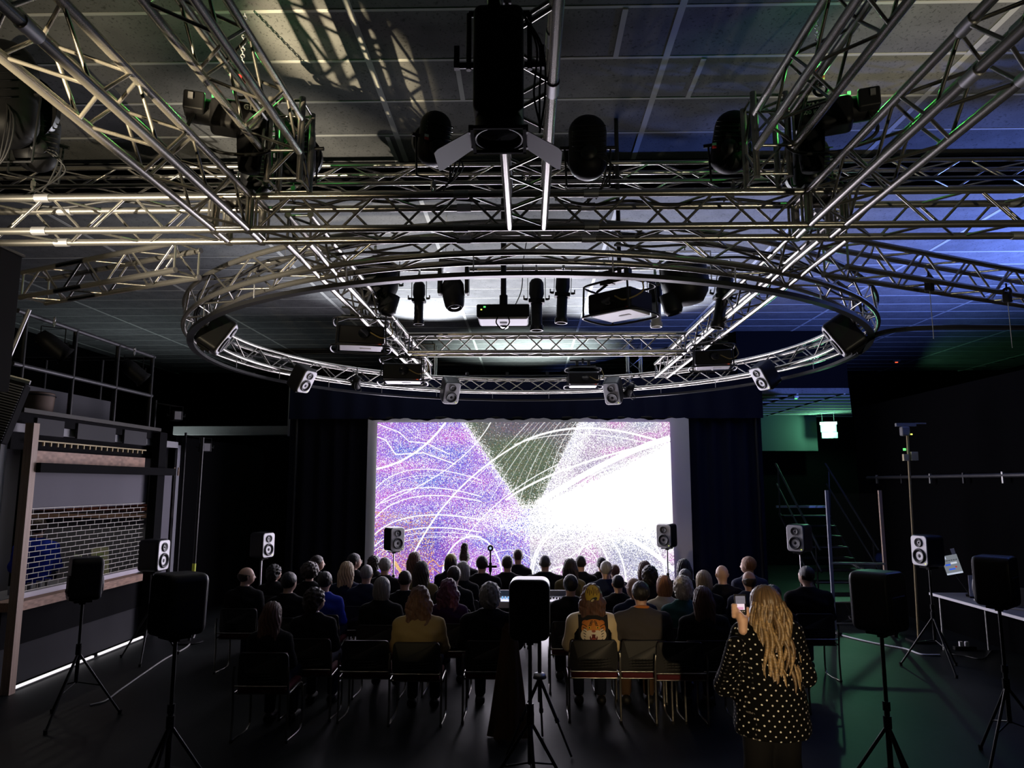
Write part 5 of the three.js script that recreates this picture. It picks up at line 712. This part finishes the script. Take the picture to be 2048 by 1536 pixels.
for (const [label, px, top, D, o] of [
  ['person with receding hair turned right, leftmost of the audience', 492, 1135, 9.2, { hair: 'fringe', col: 'brown', yaw: -0.9 }],
  ['person with dark curls below the left loudspeaker', 549, 1128, 10.2, { hair: 'curly', col: 'black', yaw: -0.6 }],
  ['person with dark hair and a lit right cheek, right of the left loudspeaker stand', 578, 1143, 8.6, { hair: 'short', col: 'black', yaw: -0.3 }],
  ['person with a wide mass of dark curly hair, left part of the audience', 620, 1122, 9.9, { hair: 'afro', col: 'brown' }],
  ['person in profile behind the wide dark curls, left part of the audience', 634, 1110, 10.9, { hair: 'short', col: 'brown', yaw: -1.1 }],
  ['person in a bright blue top, left part of the audience', 650, 1142, 8.8, { hair: 'short', col: 'black', top: 'blue' }],
  ['person with long straight blonde hair and a navy top, left part of the audience', 694, 1122, 9.8, { hair: 'long', col: 'blonde', top: 'navy', sw: 0.16 }],
  ['person with dark hair and glasses looking right, behind the long blonde hair', 708, 1106, 10.9, { hair: 'short', col: 'black', yaw: -1.0, glasses: true }],
  ['person with short grey hair, right of the long blonde hair', 733, 1128, 9.4, { hair: 'crop', col: 'grey', top: 'navy' }],
  ['person with light grey-brown hair before the lower left corner of the screen', 770, 1114, 10.3, { hair: 'short', col: 'grey' }],
  ['person with black hair at the lower left corner of the screen', 748, 1110, 11.3, { hair: 'curly', col: 'black' }],
  ['person with smooth grey hair, low in front of the left screen corner', 764, 1153, 8.2, { hair: 'bob', col: 'grey' }],
  ['person with close-cropped dark hair and a bare neck, left of the dark long hair', 810, 1139, 8.9, { hair: 'crop', col: 'brown', sw: 0.2 }],
  ['person with light brown hair right of the left screen loudspeaker', 829, 1103, 11.0, { hair: 'long', col: 'auburn', top: 'khaki', sw: 0.16 }],
  ['person with long dark hair and a khaki top, before the left of the screen', 843, 1121, 9.7, { hair: 'long', col: 'brown', top: 'khaki', sw: 0.16 }],
  ['person with short dark hair looking right, near left of the audience', 630, 1174, R1, { hair: 'curly', col: 'brown', yaw: -0.7 }],
  ['person with long dark hair lit on its right edge, nearest at the left', 545, 1202, 6.9, { hair: 'long', col: 'auburn', sw: 0.16 }],
  ['person in a yellow and dark striped beanie, before the left half of the screen', 902, 1106, 10.9, { hair: 'beanie', col: 'olive', hair2: 'bob', col2: 'black' }],
  ['person with hair piled high on the head, tallest before the left half of the screen', 929, 1086, 11.6, { hair: 'topknot', col: 'brown' }],
  ['person with a grey bob, left of the middle of the audience', 926, 1122, 9.9, { hair: 'bob', col: 'grey', sw: 0.16 }],
  ['person with dark hair rimmed white, directly before the grey bob', 908, 1131, 9.2, { hair: 'short', col: 'brown', sw: 0.18 }],
  ['person with long plum-coloured hair, behind the ochre jumper', 897, 1157, 8.3, { hair: 'wavy', col: 'plum', top: 'plum', sw: 0.17 }],
  ['person with dark hair and broad shoulders left of the camera pole', 964, 1110, 10.4, { hair: 'short', col: 'black', sw: 0.21 }],
  ['person with dark hair and broad shoulders right of the camera pole', 1015, 1110, 10.7, { hair: 'short', col: 'brown', sw: 0.2 }],
  ['slim person with a small round head right of the camera pole', 1036, 1096, 11.5, { hair: 'crop', col: 'brown', sw: 0.15 }],
  ['bald broad-shouldered person in black beyond the middle loudspeaker', 1090, 1108, 10.6, { hair: 'crop', col: 'darkgrey', sw: 0.23 }],
  ['person with long brown hair before the middle right of the screen', 1140, 1116, 10.2, { hair: 'long', col: 'brown', top: 'khaki', sw: 0.15 }],
  ['person with short dark hair upright before the middle right of the screen', 1161, 1109, 10.8, { hair: 'crop', col: 'black', sw: 0.18 }],
  ['person with dark hair greying on top, right of the middle loudspeaker', 1141, 1148, 8.45, { hair: 'short', col: 'black', sw: 0.18 }],
  ['person with short grey hair and a navy jacket, right of centre', 1212, 1120, 9.9, { hair: 'crop', col: 'grey', top: 'navy', sw: 0.22 }],
  ['person with black hair hidden behind the navy jacket', 1203, 1113, 11.4, { hair: 'short', col: 'black' }],
  ['person with mid-brown hair at the right shoulder of the navy jacket', 1229, 1128, 10.9, { hair: 'short', col: 'auburn' }],
  ['person with light brown hair before the right half of the screen', 1289, 1121, 10.3, { hair: 'long', col: 'auburn', sw: 0.16 }],
  ['person with dark curls before the right half of the screen', 1299, 1130, 9.4, { hair: 'curly', col: 'black', sw: 0.17 }],
  ['person with straight black hair at the right edge of the screen', 1367, 1117, 10.2, { hair: 'long', col: 'black', sw: 0.17 }],
  ['person with dark grey hair below the right screen loudspeaker', 1370, 1137, 9.5, { hair: 'short', col: 'darkgrey' }],
  ['person with a ginger bob and cream coat, right part of the audience', 1328, 1150, 8.75, { hair: 'bob', col: 'ginger', top: 'cream', sw: 0.17 }],
  ['person with full white-blonde hair and a teal top', 1365, 1150, 8.1, { hair: 'curly', col: 'white', top: 'teal', sw: 0.18 }],
  ['person with a blonde bob, right of the white-blonde hair', 1407, 1140, 8.9, { hair: 'bob', col: 'blonde', sw: 0.17 }],
  ['bald person in a dark coat, right part of the audience', 1444, 1131, 9.4, { hair: 'bald', sw: 0.2 }],
  ['person with short red-brown hair looking left, behind the raised phone', 1497, 1112, 10.2, { hair: 'short', col: 'ginger', yaw: 0.8, top: 'slate' }],
  ['person with thinning dark hair directly beyond the raised phone', 1498, 1143, 8.9, { hair: 'fringe', col: 'brown', skin: 'mid', top: 'navy', sw: 0.21 }],
  ['person with short black hair between the tiger jacket and the orange collar', 1236, 1148, 9.15, { hair: 'crop', col: 'black', sw: 0.19 }],
  ['bald person with glasses just left of the orange collar', 1269, 1156, 8.2, { hair: 'bald', glasses: true, yaw: 0.5, top: 'navy' }],
  ['person with long dark hair lit along its edges, left of the polka-dot blouse', 1405, 1171, R1, { hair: 'long', col: 'auburn', sw: 0.19 }],
  ['person with dark hair half hidden behind the long blonde hair of the phone holder', 1545, 1168, 7.8, { hair: 'short', col: 'black' }],
  ['person with a dark crop in a black coat, rightmost of the audience', 1613, 1130, 9.0, { hair: 'crop', col: 'black', sw: 0.22, yaw: 0.4 }],
]) person(label, px, top, D, o);
for (const [label, px, D] of [['empty chair at the left end of the back row', 740, 7.45], ['empty chair at the right end of the back row beside the orange collar', 1352, 7.45]]) { const p = at(px, 1290, D); chair(label, p.x, p.z, 0); }
// back row, seen closest
person('person with long curly light hair in an ochre jumper, back row', 840, 1172, 7.35, { hair: 'wavy', col: 'auburn', top: 'ochre', sw: 0.2 });
person('person with short curly grey hair and a black coat, left of the middle loudspeaker', 980, 1163, 7.45, { hair: 'curly', col: 'grey', sw: 0.23 });
person('person with black hair and an orange collar on a dark jacket, back row', 1281, 1161, 7.5, { hair: 'short', col: 'black', top: 'grey', sw: 0.23, collar: std(rgb(0.5, 0.16, 0.03), 0.8), legs: 'brown' });
{
  const { t, s } = person('person in a satin jacket with a tiger head on the back, back row', 1183, 1168, 7.5, { hair: 'wavy', col: 'auburn', sw: 0.19 });
  const cs = seatedCaps(0.19), arms = caps([...cs.torso, ...cs.arms], 0.05, 0.021), jack = caps([...cs.torso, ...cs.arms], 0.05, 0.018);
  obj('sleeves', nets((x, y, z) => Math.max(arms(x, y, z), -(z + 0.25), 0.6 - y, y - 1.03, (y > 0.84 ? 0.07 + (1.0 - y) * 0.72 : 0.185) - Math.abs(x)), [-0.34, 0.55, -0.3], [0.34, 1.1, 0.16], 0.013), std(rgb(0.62, 0.5, 0.3), 0.6), t);
  obj('collar', new THREE.TorusGeometry(0.075, 0.014, 8, 24).rotateX(Math.PI / 2 - 0.3).translate(0, 1.045, 0.012), std(rgb(0.6, 0.5, 0.32), 0.7), t);
  // embroidered patch laid on the back
  const tig = canvasTex(256, 256, (c, w, h) => {
    c.fillStyle = '#12100e'; c.fillRect(0, 0, w, h); const E = (x, y, a, b, col, r = 0) => { c.fillStyle = col; c.beginPath(); c.ellipse(x, y, a, b, r, 0, 7); c.fill(); };
    E(60, 70, 30, 28, '#b4682a'); E(196, 70, 30, 28, '#b4682a'); E(60, 74, 15, 15, '#3a2410'); E(196, 74, 15, 15, '#3a2410'); E(128, 120, 104, 88, '#c9792f'); E(70, 172, 52, 60, '#d9cbb4', 0.4); E(186, 172, 52, 60, '#d9cbb4', -0.4); E(128, 110, 60, 66, '#cf8433'); E(98, 160, 36, 30, '#e2d6c2'); E(158, 160, 36, 30, '#e2d6c2');
    E(128, 202, 34, 34, '#5a1412'); E(128, 222, 20, 16, '#a8443c'); E(128, 140, 17, 11, '#a0503c'); E(92, 108, 14, 8, '#d8c23a'); E(164, 108, 14, 8, '#d8c23a'); E(92, 108, 5, 7, '#101010'); E(164, 108, 5, 7, '#101010');
    c.fillStyle = '#f2ecdc'; for (const [x, y] of [[108, 178], [148, 178]]) { c.beginPath(); c.moveTo(x - 7, y); c.lineTo(x + 7, y); c.lineTo(x, y + 32); c.fill(); } for (const [x, y] of [[112, 234], [144, 234]]) { c.beginPath(); c.moveTo(x - 5, y); c.lineTo(x + 5, y); c.lineTo(x, y - 20); c.fill(); }
    c.strokeStyle = '#16100c'; c.lineWidth = 6; for (let i = 0; i < 6; i++) for (const k of [-1, 1]) { c.beginPath(); c.moveTo(128 + k * (96 - i * 3), 80 + i * 26); c.quadraticCurveTo(128 + k * (70), 86 + i * 27, 128 + k * (58 + i * 3), 100 + i * 24); c.stroke(); } for (let i = 0; i < 4; i++) for (const k of [-1, 1]) { c.beginPath(); c.moveTo(128 + k * (4 + i * 3), 46 + i * 12); c.lineTo(128 + k * (26 + i * 5), 50 + i * 13); c.stroke(); } c.lineWidth = 4; c.beginPath(); c.arc(128, 86, 30, Math.PI * 1.1, Math.PI * 1.9); c.stroke();
  });
  const patch = (w, h, y0, f, grow, mat, name, round) => { const g = round ? new THREE.RingGeometry(0.0005, 0.5, 36, 14).scale(w, h, 1) : new THREE.PlaneGeometry(w, h, 24, 24), p = g.attributes.position; for (let i = 0; i < p.count; i++) { const x = p.getX(i), y = p.getY(i) + y0; let z = 0.4; for (let k = 0; k < 60; k++) { const d = f(x, y, z) - grow; if (d < 0.0005) break; z -= Math.max(0.001, d * 0.8); if (z < -0.2) break; } p.setXYZ(i, x, y, z); } const uv = g.attributes.uv; g.computeVertexNormals(); return obj(name, g, mat, t); };
  patch(0.3, 0.27, 0.88, jack, 0.009, new THREE.MeshStandardMaterial({ map: tig, roughness: 0.8 }), 'tiger_embroidery');
  const capM = new THREE.MeshStandardMaterial({ roughness: 0.8, map: canvasTex(128, 128, (c, w, h) => { c.fillStyle = '#b3983a'; c.fillRect(0, 0, w, h); c.strokeStyle = '#5a3a14'; c.lineWidth = 7; for (let i = 0; i < 7; i++) { c.beginPath(); c.moveTo(10 + i * 19, 14 + (i % 3) * 9); c.quadraticCurveTo(24 + i * 15, 40, 20 + i * 16, 54 + (i % 2) * 12); c.stroke(); } c.fillStyle = '#26302a'; c.beginPath(); c.ellipse(70, 96, 34, 14, -0.4, 0, 7); c.fill(); c.fillStyle = '#d8cfa0'; c.beginPath(); c.ellipse(62, 100, 16, 8, -0.4, 0, 7); c.fill(); }) });
  const hw = (x, y, z) => hairFields.wavy(x, y - 1.09, z + 0.005); const sc = patch(0.15, 0.19, 1.215, (x, y, z) => ell(x, y, z, [0, 1.205, 0.005], [0.11, 0.12, 0.124]), 0.004, capM, 'headscarf', true);
}
// brown coat hung over the chair beside the aisle
{
  const p = atY(1022, 1478, 0.02), t = thing('hanging_coat', 'long brown coat hanging down beside the back row chair left of the aisle', 'coat', V(p.x - 0.02, 0, p.z - 0.1));
  const g = new THREE.CylinderGeometry(0.09, 0.24, 0.95, 40, 14, true), q = g.attributes.position; for (let i = 0; i < q.count; i++) { const a = Math.atan2(q.getZ(i), q.getX(i)), y = q.getY(i), f = 1 + 0.13 * Math.sin(a * 7 + y * 3) * (0.6 - y); q.setX(i, q.getX(i) * f * 0.75); q.setZ(i, q.getZ(i) * f * 0.5); } g.computeVertexNormals(); g.translate(0, 0.49, 0); obj('cloth', g, mat0(rgb(0.075, 0.045, 0.025), 0.2, 0.95), t).material.side = THREE.DoubleSide; obj('lining', new THREE.CylinderGeometry(0.05, 0.09, 0.06, 20, 1, true).scale(0.75, 1, 0.5).translate(0, 0.98, 0), clothM.brown, t);
}
// mixing desk in the middle of the audience
{
  const p = at(1062, 1200, 8.9), t = thing('mixing_desk', 'pale mixing desk with blue-lit faders behind the middle loudspeaker', 'mixer', V(p.x, 0, p.z)), y = p.y;
  obj('console', box(0.95, 0.08, 0.5, 0, y - 0.02, 0, 0.015), M.white, t); obj('meter_bridge', box(0.9, 0.07, 0.06, 0, y + 0.05, -0.22, 0.01), M.grey, t); const fm = glow(rgb(0.2, 0.55, 1), 0.9); for (let i = 0; i < 24; i++) obj('fader', box(0.016, 0.02, 0.03, -0.42 + i * 0.0365, y + 0.03, 0.05 - 0.06 * rnd()), i < 12 ? fm : M.black, t);
  for (const s of [-1, 1]) obj('leg', [bar(V(s * 0.4, 0, 0.18), V(s * 0.4, y - 0.05, -0.15), 0.015), bar(V(s * 0.4, 0, -0.18), V(s * 0.4, y - 0.05, 0.15), 0.015)], M.blackMetal, t);
  point('fader_glow_light', rgb(0.3, 0.6, 1), 0.02, V(p.x - 0.3, y + 0.12, p.z + 0.1), 2);
  // ball camera on a pole among the audience; its lens glow is painted in
  const c = at(981, 1096, 11.3), k = thing('ball_camera', 'small round camera on a thin pole before the screen', 'camera', V(c.x, 0, c.z)); obj('ball', new THREE.SphereGeometry(0.05, 20, 14).translate(0, c.y, 0), M.black, k); obj('lens', new THREE.SphereGeometry(0.022, 14, 10).translate(0, c.y, 0.036), glow(rgb(0.5, 0.7, 1), 0.8), k); obj('pole', bar(V(0, 0, 0), V(0, c.y - 0.04, 0), 0.014), M.blackMetal, k); obj('grip', [box(0.2, 0.035, 0.03, 0, c.y - 0.28, 0), bar(V(0, c.y - 0.36, 0), V(0, c.y - 0.22, 0), 0.025)], M.black, k); for (let i = 0; i < 3; i++) obj('leg', bar(V(0, 0.5, 0), V(0.3 * Math.cos(i * 2.1), 0.01, 0.3 * Math.sin(i * 2.1)), 0.01), M.blackMetal, k);
  // small photo tripod with a head by the aisle
  const a = atY(1080, 1500, 0), tr = thing('photo_tripod', 'black photo tripod with pale top plate in the aisle before the camera', 'tripod', V(a.x, 0, a.z)); obj('column', bar(V(0, 0.4, 0), V(0, 0.98, 0), 0.018), M.blackMetal, tr); obj('head', [box(0.07, 0.05, 0.07, 0, 1.0, 0, 0.01), bar(V(0.03, 1.0, 0), V(0.1, 0.98, 0.03), 0.008)], M.steel, tr); obj('shoulder', lathe([[0.001, 0.05], [0.05, 0.04], [0.06, 0], [0.001, -0.02]], 16).translate(0, 0.6, 0), M.steel, tr); for (let i = 0; i < 3; i++) { const x = 0.32 * Math.cos(i * 2.1 + 0.6), z = 0.32 * Math.sin(i * 2.1 + 0.6), l = obj('leg', [bar(V(0, 0.6, 0), V(x * 0.55, 0.28, z * 0.55), 0.015), bar(V(x * 0.5, 0.31, z * 0.5), V(x, 0.01, z), 0.01)], M.blackMetal, tr); obj('leg_lock', bar(V(x * 0.53, 0.29, z * 0.53), V(x * 0.58, 0.26, z * 0.58), 0.02), M.black, l); }
}
// standing person filming with a phone
{
  const T = thing('person', 'standing person with long blonde hair in a polka-dot blouse holding up a phone', 'person', V(1.56, 0, -4.85), 0.12), L = p => T.worldToLocal(p.clone()); T.updateMatrixWorld(true);
  const ph = L(at(1481, 1214, 4.47)), wr = ph.clone().add(V(-0.005, -0.13, 0.03)), el = V(-0.27, 1.0, -0.08), sh = V(-0.17, 1.33, 0.0);
  const torso = [[-0.09, 0.92, 0, 0.09, 0.92, 0, 0.12, 0.12], [-0.07, 1.08, 0, 0.07, 1.08, 0, 0.1, 0.1], [-0.09, 1.24, 0.01, 0.09, 1.24, 0.01, 0.105, 0.105], [-0.14, 1.34, 0.01, 0.14, 1.34, 0.01, 0.06, 0.06], [0, 0.95, 0, 0, 1.3, 0.01, 0.11, 0.11]];
  const C = (a, b, r0, r1) => [a.x, a.y, a.z, b.x, b.y, b.z, r0, r1];
  const armL = [C(sh, el, 0.055, 0.045), C(el, wr, 0.042, 0.028)], e2 = V(0.27, 1.05, -0.05), w2 = V(0.12, 1.0, -0.27), armR = [C(V(0.17, 1.33, 0), e2, 0.055, 0.045), C(e2, w2, 0.042, 0.028)];
  const legs = mirror([[0.09, 0.9, 0, 0.1, 0.48, -0.01, 0.088, 0.06], [0.1, 0.48, -0.01, 0.1, 0.08, 0.02, 0.055, 0.038], [0.1, 0.05, 0.03, 0.12, 0.04, -0.15, 0.04, 0.032]]);
  const whole = caps([...torso, ...armL, ...armR, ...legs], 0.04, -0.006);
  const body = nets(whole, [-0.36, 0, -0.4], [0.36, 1.42, 0.2], 0.02);
  const palm = wr.clone().add(V(0.004, 0.06, -0.005)), hand = [C(wr, palm, 0.026, 0.03), C(palm.clone().add(V(-0.012, 0, 0)), palm.clone().add(V(-0.015, 0.03, 0)), 0.02, 0.018)];
  for (let i = 0; i < 4; i++) { const a = ph.clone().add(V(-0.03, -0.055 + i * 0.021, -0.014)), b = a.clone().add(V(-0.016, 0.002, 0.014)), c = b.clone().add(V(0.014, 0.004, 0.014 - i * 0.001)); hand.push(C(palm, a, 0.018, 0.0095), C(a, b, 0.0095, 0.009), C(b, c, 0.009, 0.0078)); }
  hand.push(C(palm.clone().add(V(0.01, -0.01, 0)), ph.clone().add(V(0.042, -0.045, 0.0)), 0.017, 0.0105), C(ph.clone().add(V(0.042, -0.045, 0.0)), ph.clone().add(V(0.04, -0.005, 0.012)), 0.0105, 0.0085));
  const hf = caps(hand, 0.012), hg = nets(hf, [ph.x - 0.09, wr.y - 0.03, ph.z - 0.09], [ph.x + 0.09, ph.y + 0.09, ph.z + 0.09], 0.005);
  const hand2 = [C(w2, w2.clone().add(V(-0.03, 0.01, -0.06)), 0.026, 0.028)]; for (let i = 0; i < 4; i++) hand2.push(C(w2.clone().add(V(-0.03, 0.025 - i * 0.018, -0.06)), w2.clone().add(V(-0.07, 0.02 - i * 0.018, -0.1 + 0.004 * i)), 0.0105, 0.0085)); hand2.push(C(w2.clone().add(V(-0.02, 0.03, -0.03)), w2.clone().add(V(-0.05, 0.05, -0.07)), 0.012, 0.009));
  const hg2 = nets(caps(hand2, 0.01), [w2.x - 0.12, w2.y - 0.08, w2.z - 0.15], [w2.x + 0.06, w2.y + 0.1, w2.z + 0.04], 0.006);
  const H = headGeo.clone(), R = new THREE.Matrix4().makeRotationFromEuler(new THREE.Euler(0.05, 0.25, 0, 'YXZ')); R.setPosition(0, 1.425, -0.01); H.applyMatrix4(R);
  obj('body', merge([body, hg, hg2, H]), skinM.pale, T);
  const blF = caps([...torso, armL[0], armR[0], C(el, el.clone().lerp(wr, 0.72), 0.044, 0.04), armR[1], [0, 1.2, 0.01, 0, 0.78, 0.01, 0.15, 0.225]], 0.05, 0.018);
  const bl = nets((x, y, z) => Math.max(blF(x, y, z * 1.12) + 0.012 * Math.sin(Math.atan2(x, z) * 9 + 2 * Math.sin(y * 5)) * Math.max(0, 1.15 - y), 0.73 - y, y - 1.42), [-0.4, 0.7, -0.36], [0.4, 1.46, 0.3], 0.013);
  { const p = bl.attributes.position, uv = bl.attributes.uv; for (let i = 0; i < p.count; i++) { const nm = bl.attributes.normal, side = Math.abs(nm.getX(i)) > 0.8 * Math.abs(nm.getZ(i)) + 0.25; uv.setXY(i, (side ? p.getZ(i) * Math.sign(nm.getX(i)) + 0.1 : p.getX(i) * Math.sign(nm.getZ(i))) / 0.058, p.getY(i) / 0.058); } }
  const dots = canvasTex(128, 128, (c, w, h) => { c.fillStyle = '#070708'; c.fillRect(0, 0, w, h); c.fillStyle = '#cfcbc4'; for (const [x, y] of [[32, 32], [96, 96]]) { c.beginPath(); c.arc(x, y, 12, 0, 7); c.fill(); } }, [1, 1]);
  obj('blouse', bl, new THREE.MeshPhysicalMaterial({ map: dots, roughness: 0.9, specularIntensity: 0.2 }), T);
  const lf = caps([...legs.slice(0, 2), ...legs.slice(3, 5)], 0.05, 0.02); obj('trousers', nets((x, y, z) => Math.max(lf(x, y, z), 0.08 - y), [-0.24, 0.04, -0.14], [0.24, 1.0, 0.16], 0.018), clothM.black, T);
  const ff = caps([legs[2], legs[5]], 0.01, 0.012); obj('shoes', nets((x, y, z) => Math.max(ff(x, y, z), 0.004 - y), [-0.2, -0.02, -0.22], [0.2, 0.12, 0.12], 0.014), shoeM, T);
  // long hair: a cap and many falling locks
  const hs = hairGeo('bob').clone().applyMatrix4(R), locks = [hs];
  for (let i = 0; i < 46; i++) { const a = -1.75 + 3.5 * (i + rnd() * 0.8) / 46, r = 0.1, len = rr(0.36, 0.55) * (Math.abs(a) < 1.2 ? 1 : 0.75), w = rr(-0.02, 0.02), ph2 = rr(0, 6); const pts = []; for (let k = 0; k <= 8; k++) { const u = k / 8, y = 1.56 - u * (len + 0.08) + (u < 0.15 ? -0.02 * (1 - u / 0.15) : 0), rad = r * (0.85 + 0.35 * Math.min(1, u * 2.2)) + 0.012 * Math.sin(u * 9 + ph2); pts.push(V(Math.sin(a) * rad * (1.0 + 0.1 * u) + w * u + 0.018 * Math.sin(u * 9 + ph2), y, Math.cos(a) * rad * 0.95 + 0.03 * u + 0.01 + 0.035 * Math.max(0, u - 0.4))); }
    const g = tube(pts, 0.016, 28, 6), q = g.attributes.position, N = 29; for (let s2 = 0; s2 < N; s2++) { const u = s2 / (N - 1), c = new THREE.CatmullRomCurve3(pts).getPointAt(u), f = u < 0.12 ? 0.5 + 4 * u : u > 0.7 ? 1 - (u - 0.7) / 0.3 * 0.85 : 1; for (let j = 0; j < 7; j++) { const n = s2 * 7 + j; q.setXYZ(n, c.x + (q.getX(n) - c.x) * f, c.y + (q.getY(n) - c.y) * f, c.z + (q.getZ(n) - c.z) * f); } } locks.push(g); }
  obj('hair', locks.filter((g, i) => i % 3), std(rgb(0.46, 0.3, 0.14), 0.45, 0, { map: strandTex }), T); obj('hair', locks.filter((g, i) => i % 3 === 0), std(rgb(0.26, 0.16, 0.08), 0.45, 0, { map: strandTex }), T);
  // the phone in the hand is a thing of its own
  const pw = T.localToWorld(ph.clone()), P = thing('phone', 'raised phone with a bright picture of the stage on its screen', 'phone', pw, 0.05); P.rotation.x = -0.08;
  const pt = canvasTex(96, 192, (c, w, h) => { c.fillStyle = '#0a0a0c'; c.fillRect(0, 0, w, h); c.fillStyle = '#8c8690'; c.fillRect(6, 8, w - 12, 60); c.fillStyle = '#2a2830'; for (let i = 0; i < 6; i++) c.fillRect(8, 14 + i * 9, w - 16, 3); c.fillStyle = '#ffe6f0'; c.fillRect(14, 70, w - 28, 48); c.fillStyle = '#e8a8c8'; c.fillRect(14, 96, w - 40, 20); c.fillStyle = '#1a1412'; c.fillRect(8, 120, w - 16, 30); c.fillStyle = '#b9a080'; for (let i = 0; i < 5; i++) c.fillRect(14 + i * 15, 126, 6, 8); c.fillStyle = '#ffd0c0'; c.beginPath(); c.arc(w / 2, 172, 10, 0, 7); c.fill(); });
  obj('screen', box(0.066, 0.14, 0.002, 0, 0, 0.005), new THREE.MeshStandardMaterial({ color: 0, emissive: 0xffffff, emissiveMap: pt, emissiveIntensity: 0.9 }), P); obj('case', new RoundedBoxGeometry(0.074, 0.15, 0.0085, 2, 0.004), M.black, P); obj('camera_bump', box(0.025, 0.03, 0.003, 0.02, 0.05, -0.006), M.black, P);
  rect('phone_screen_light', rgb(1, 0.92, 0.95), 1.5, 0.066, 0.14, pw.clone().add(V(0, 0, 0.012)), pw.clone().add(V(0, 0.1, 1)));
}
// person behind the shutter
person('person in a blue shirt perched behind the roller shutter', 70, 1035, 8.75, { hair: 'short', col: 'brown', top: 'blue', noChair: true, turn: 0.5 }).t.position.set(-7.15, 0.3, atX(74, 1090, -7.15).z);
{ const t = thing('bar_stool', 'bar stool under the blue shirt behind the shutter', 'stool', V(-7.15, 0, atX(74, 1090, -7.15).z)); obj('seat', lathe([[0.001, 0.74], [0.17, 0.735], [0.18, 0.71], [0.001, 0.7]], 20), M.black, t); for (let i = 0; i < 4; i++) obj('leg', bar(V(0.1 * Math.cos(i * 1.57 + 0.8), 0.7, 0.1 * Math.sin(i * 1.57 + 0.8)), V(0.2 * Math.cos(i * 1.57 + 0.8), 0, 0.2 * Math.sin(i * 1.57 + 0.8)), 0.014), M.steel, t); }
renderer.render(scene, camera);
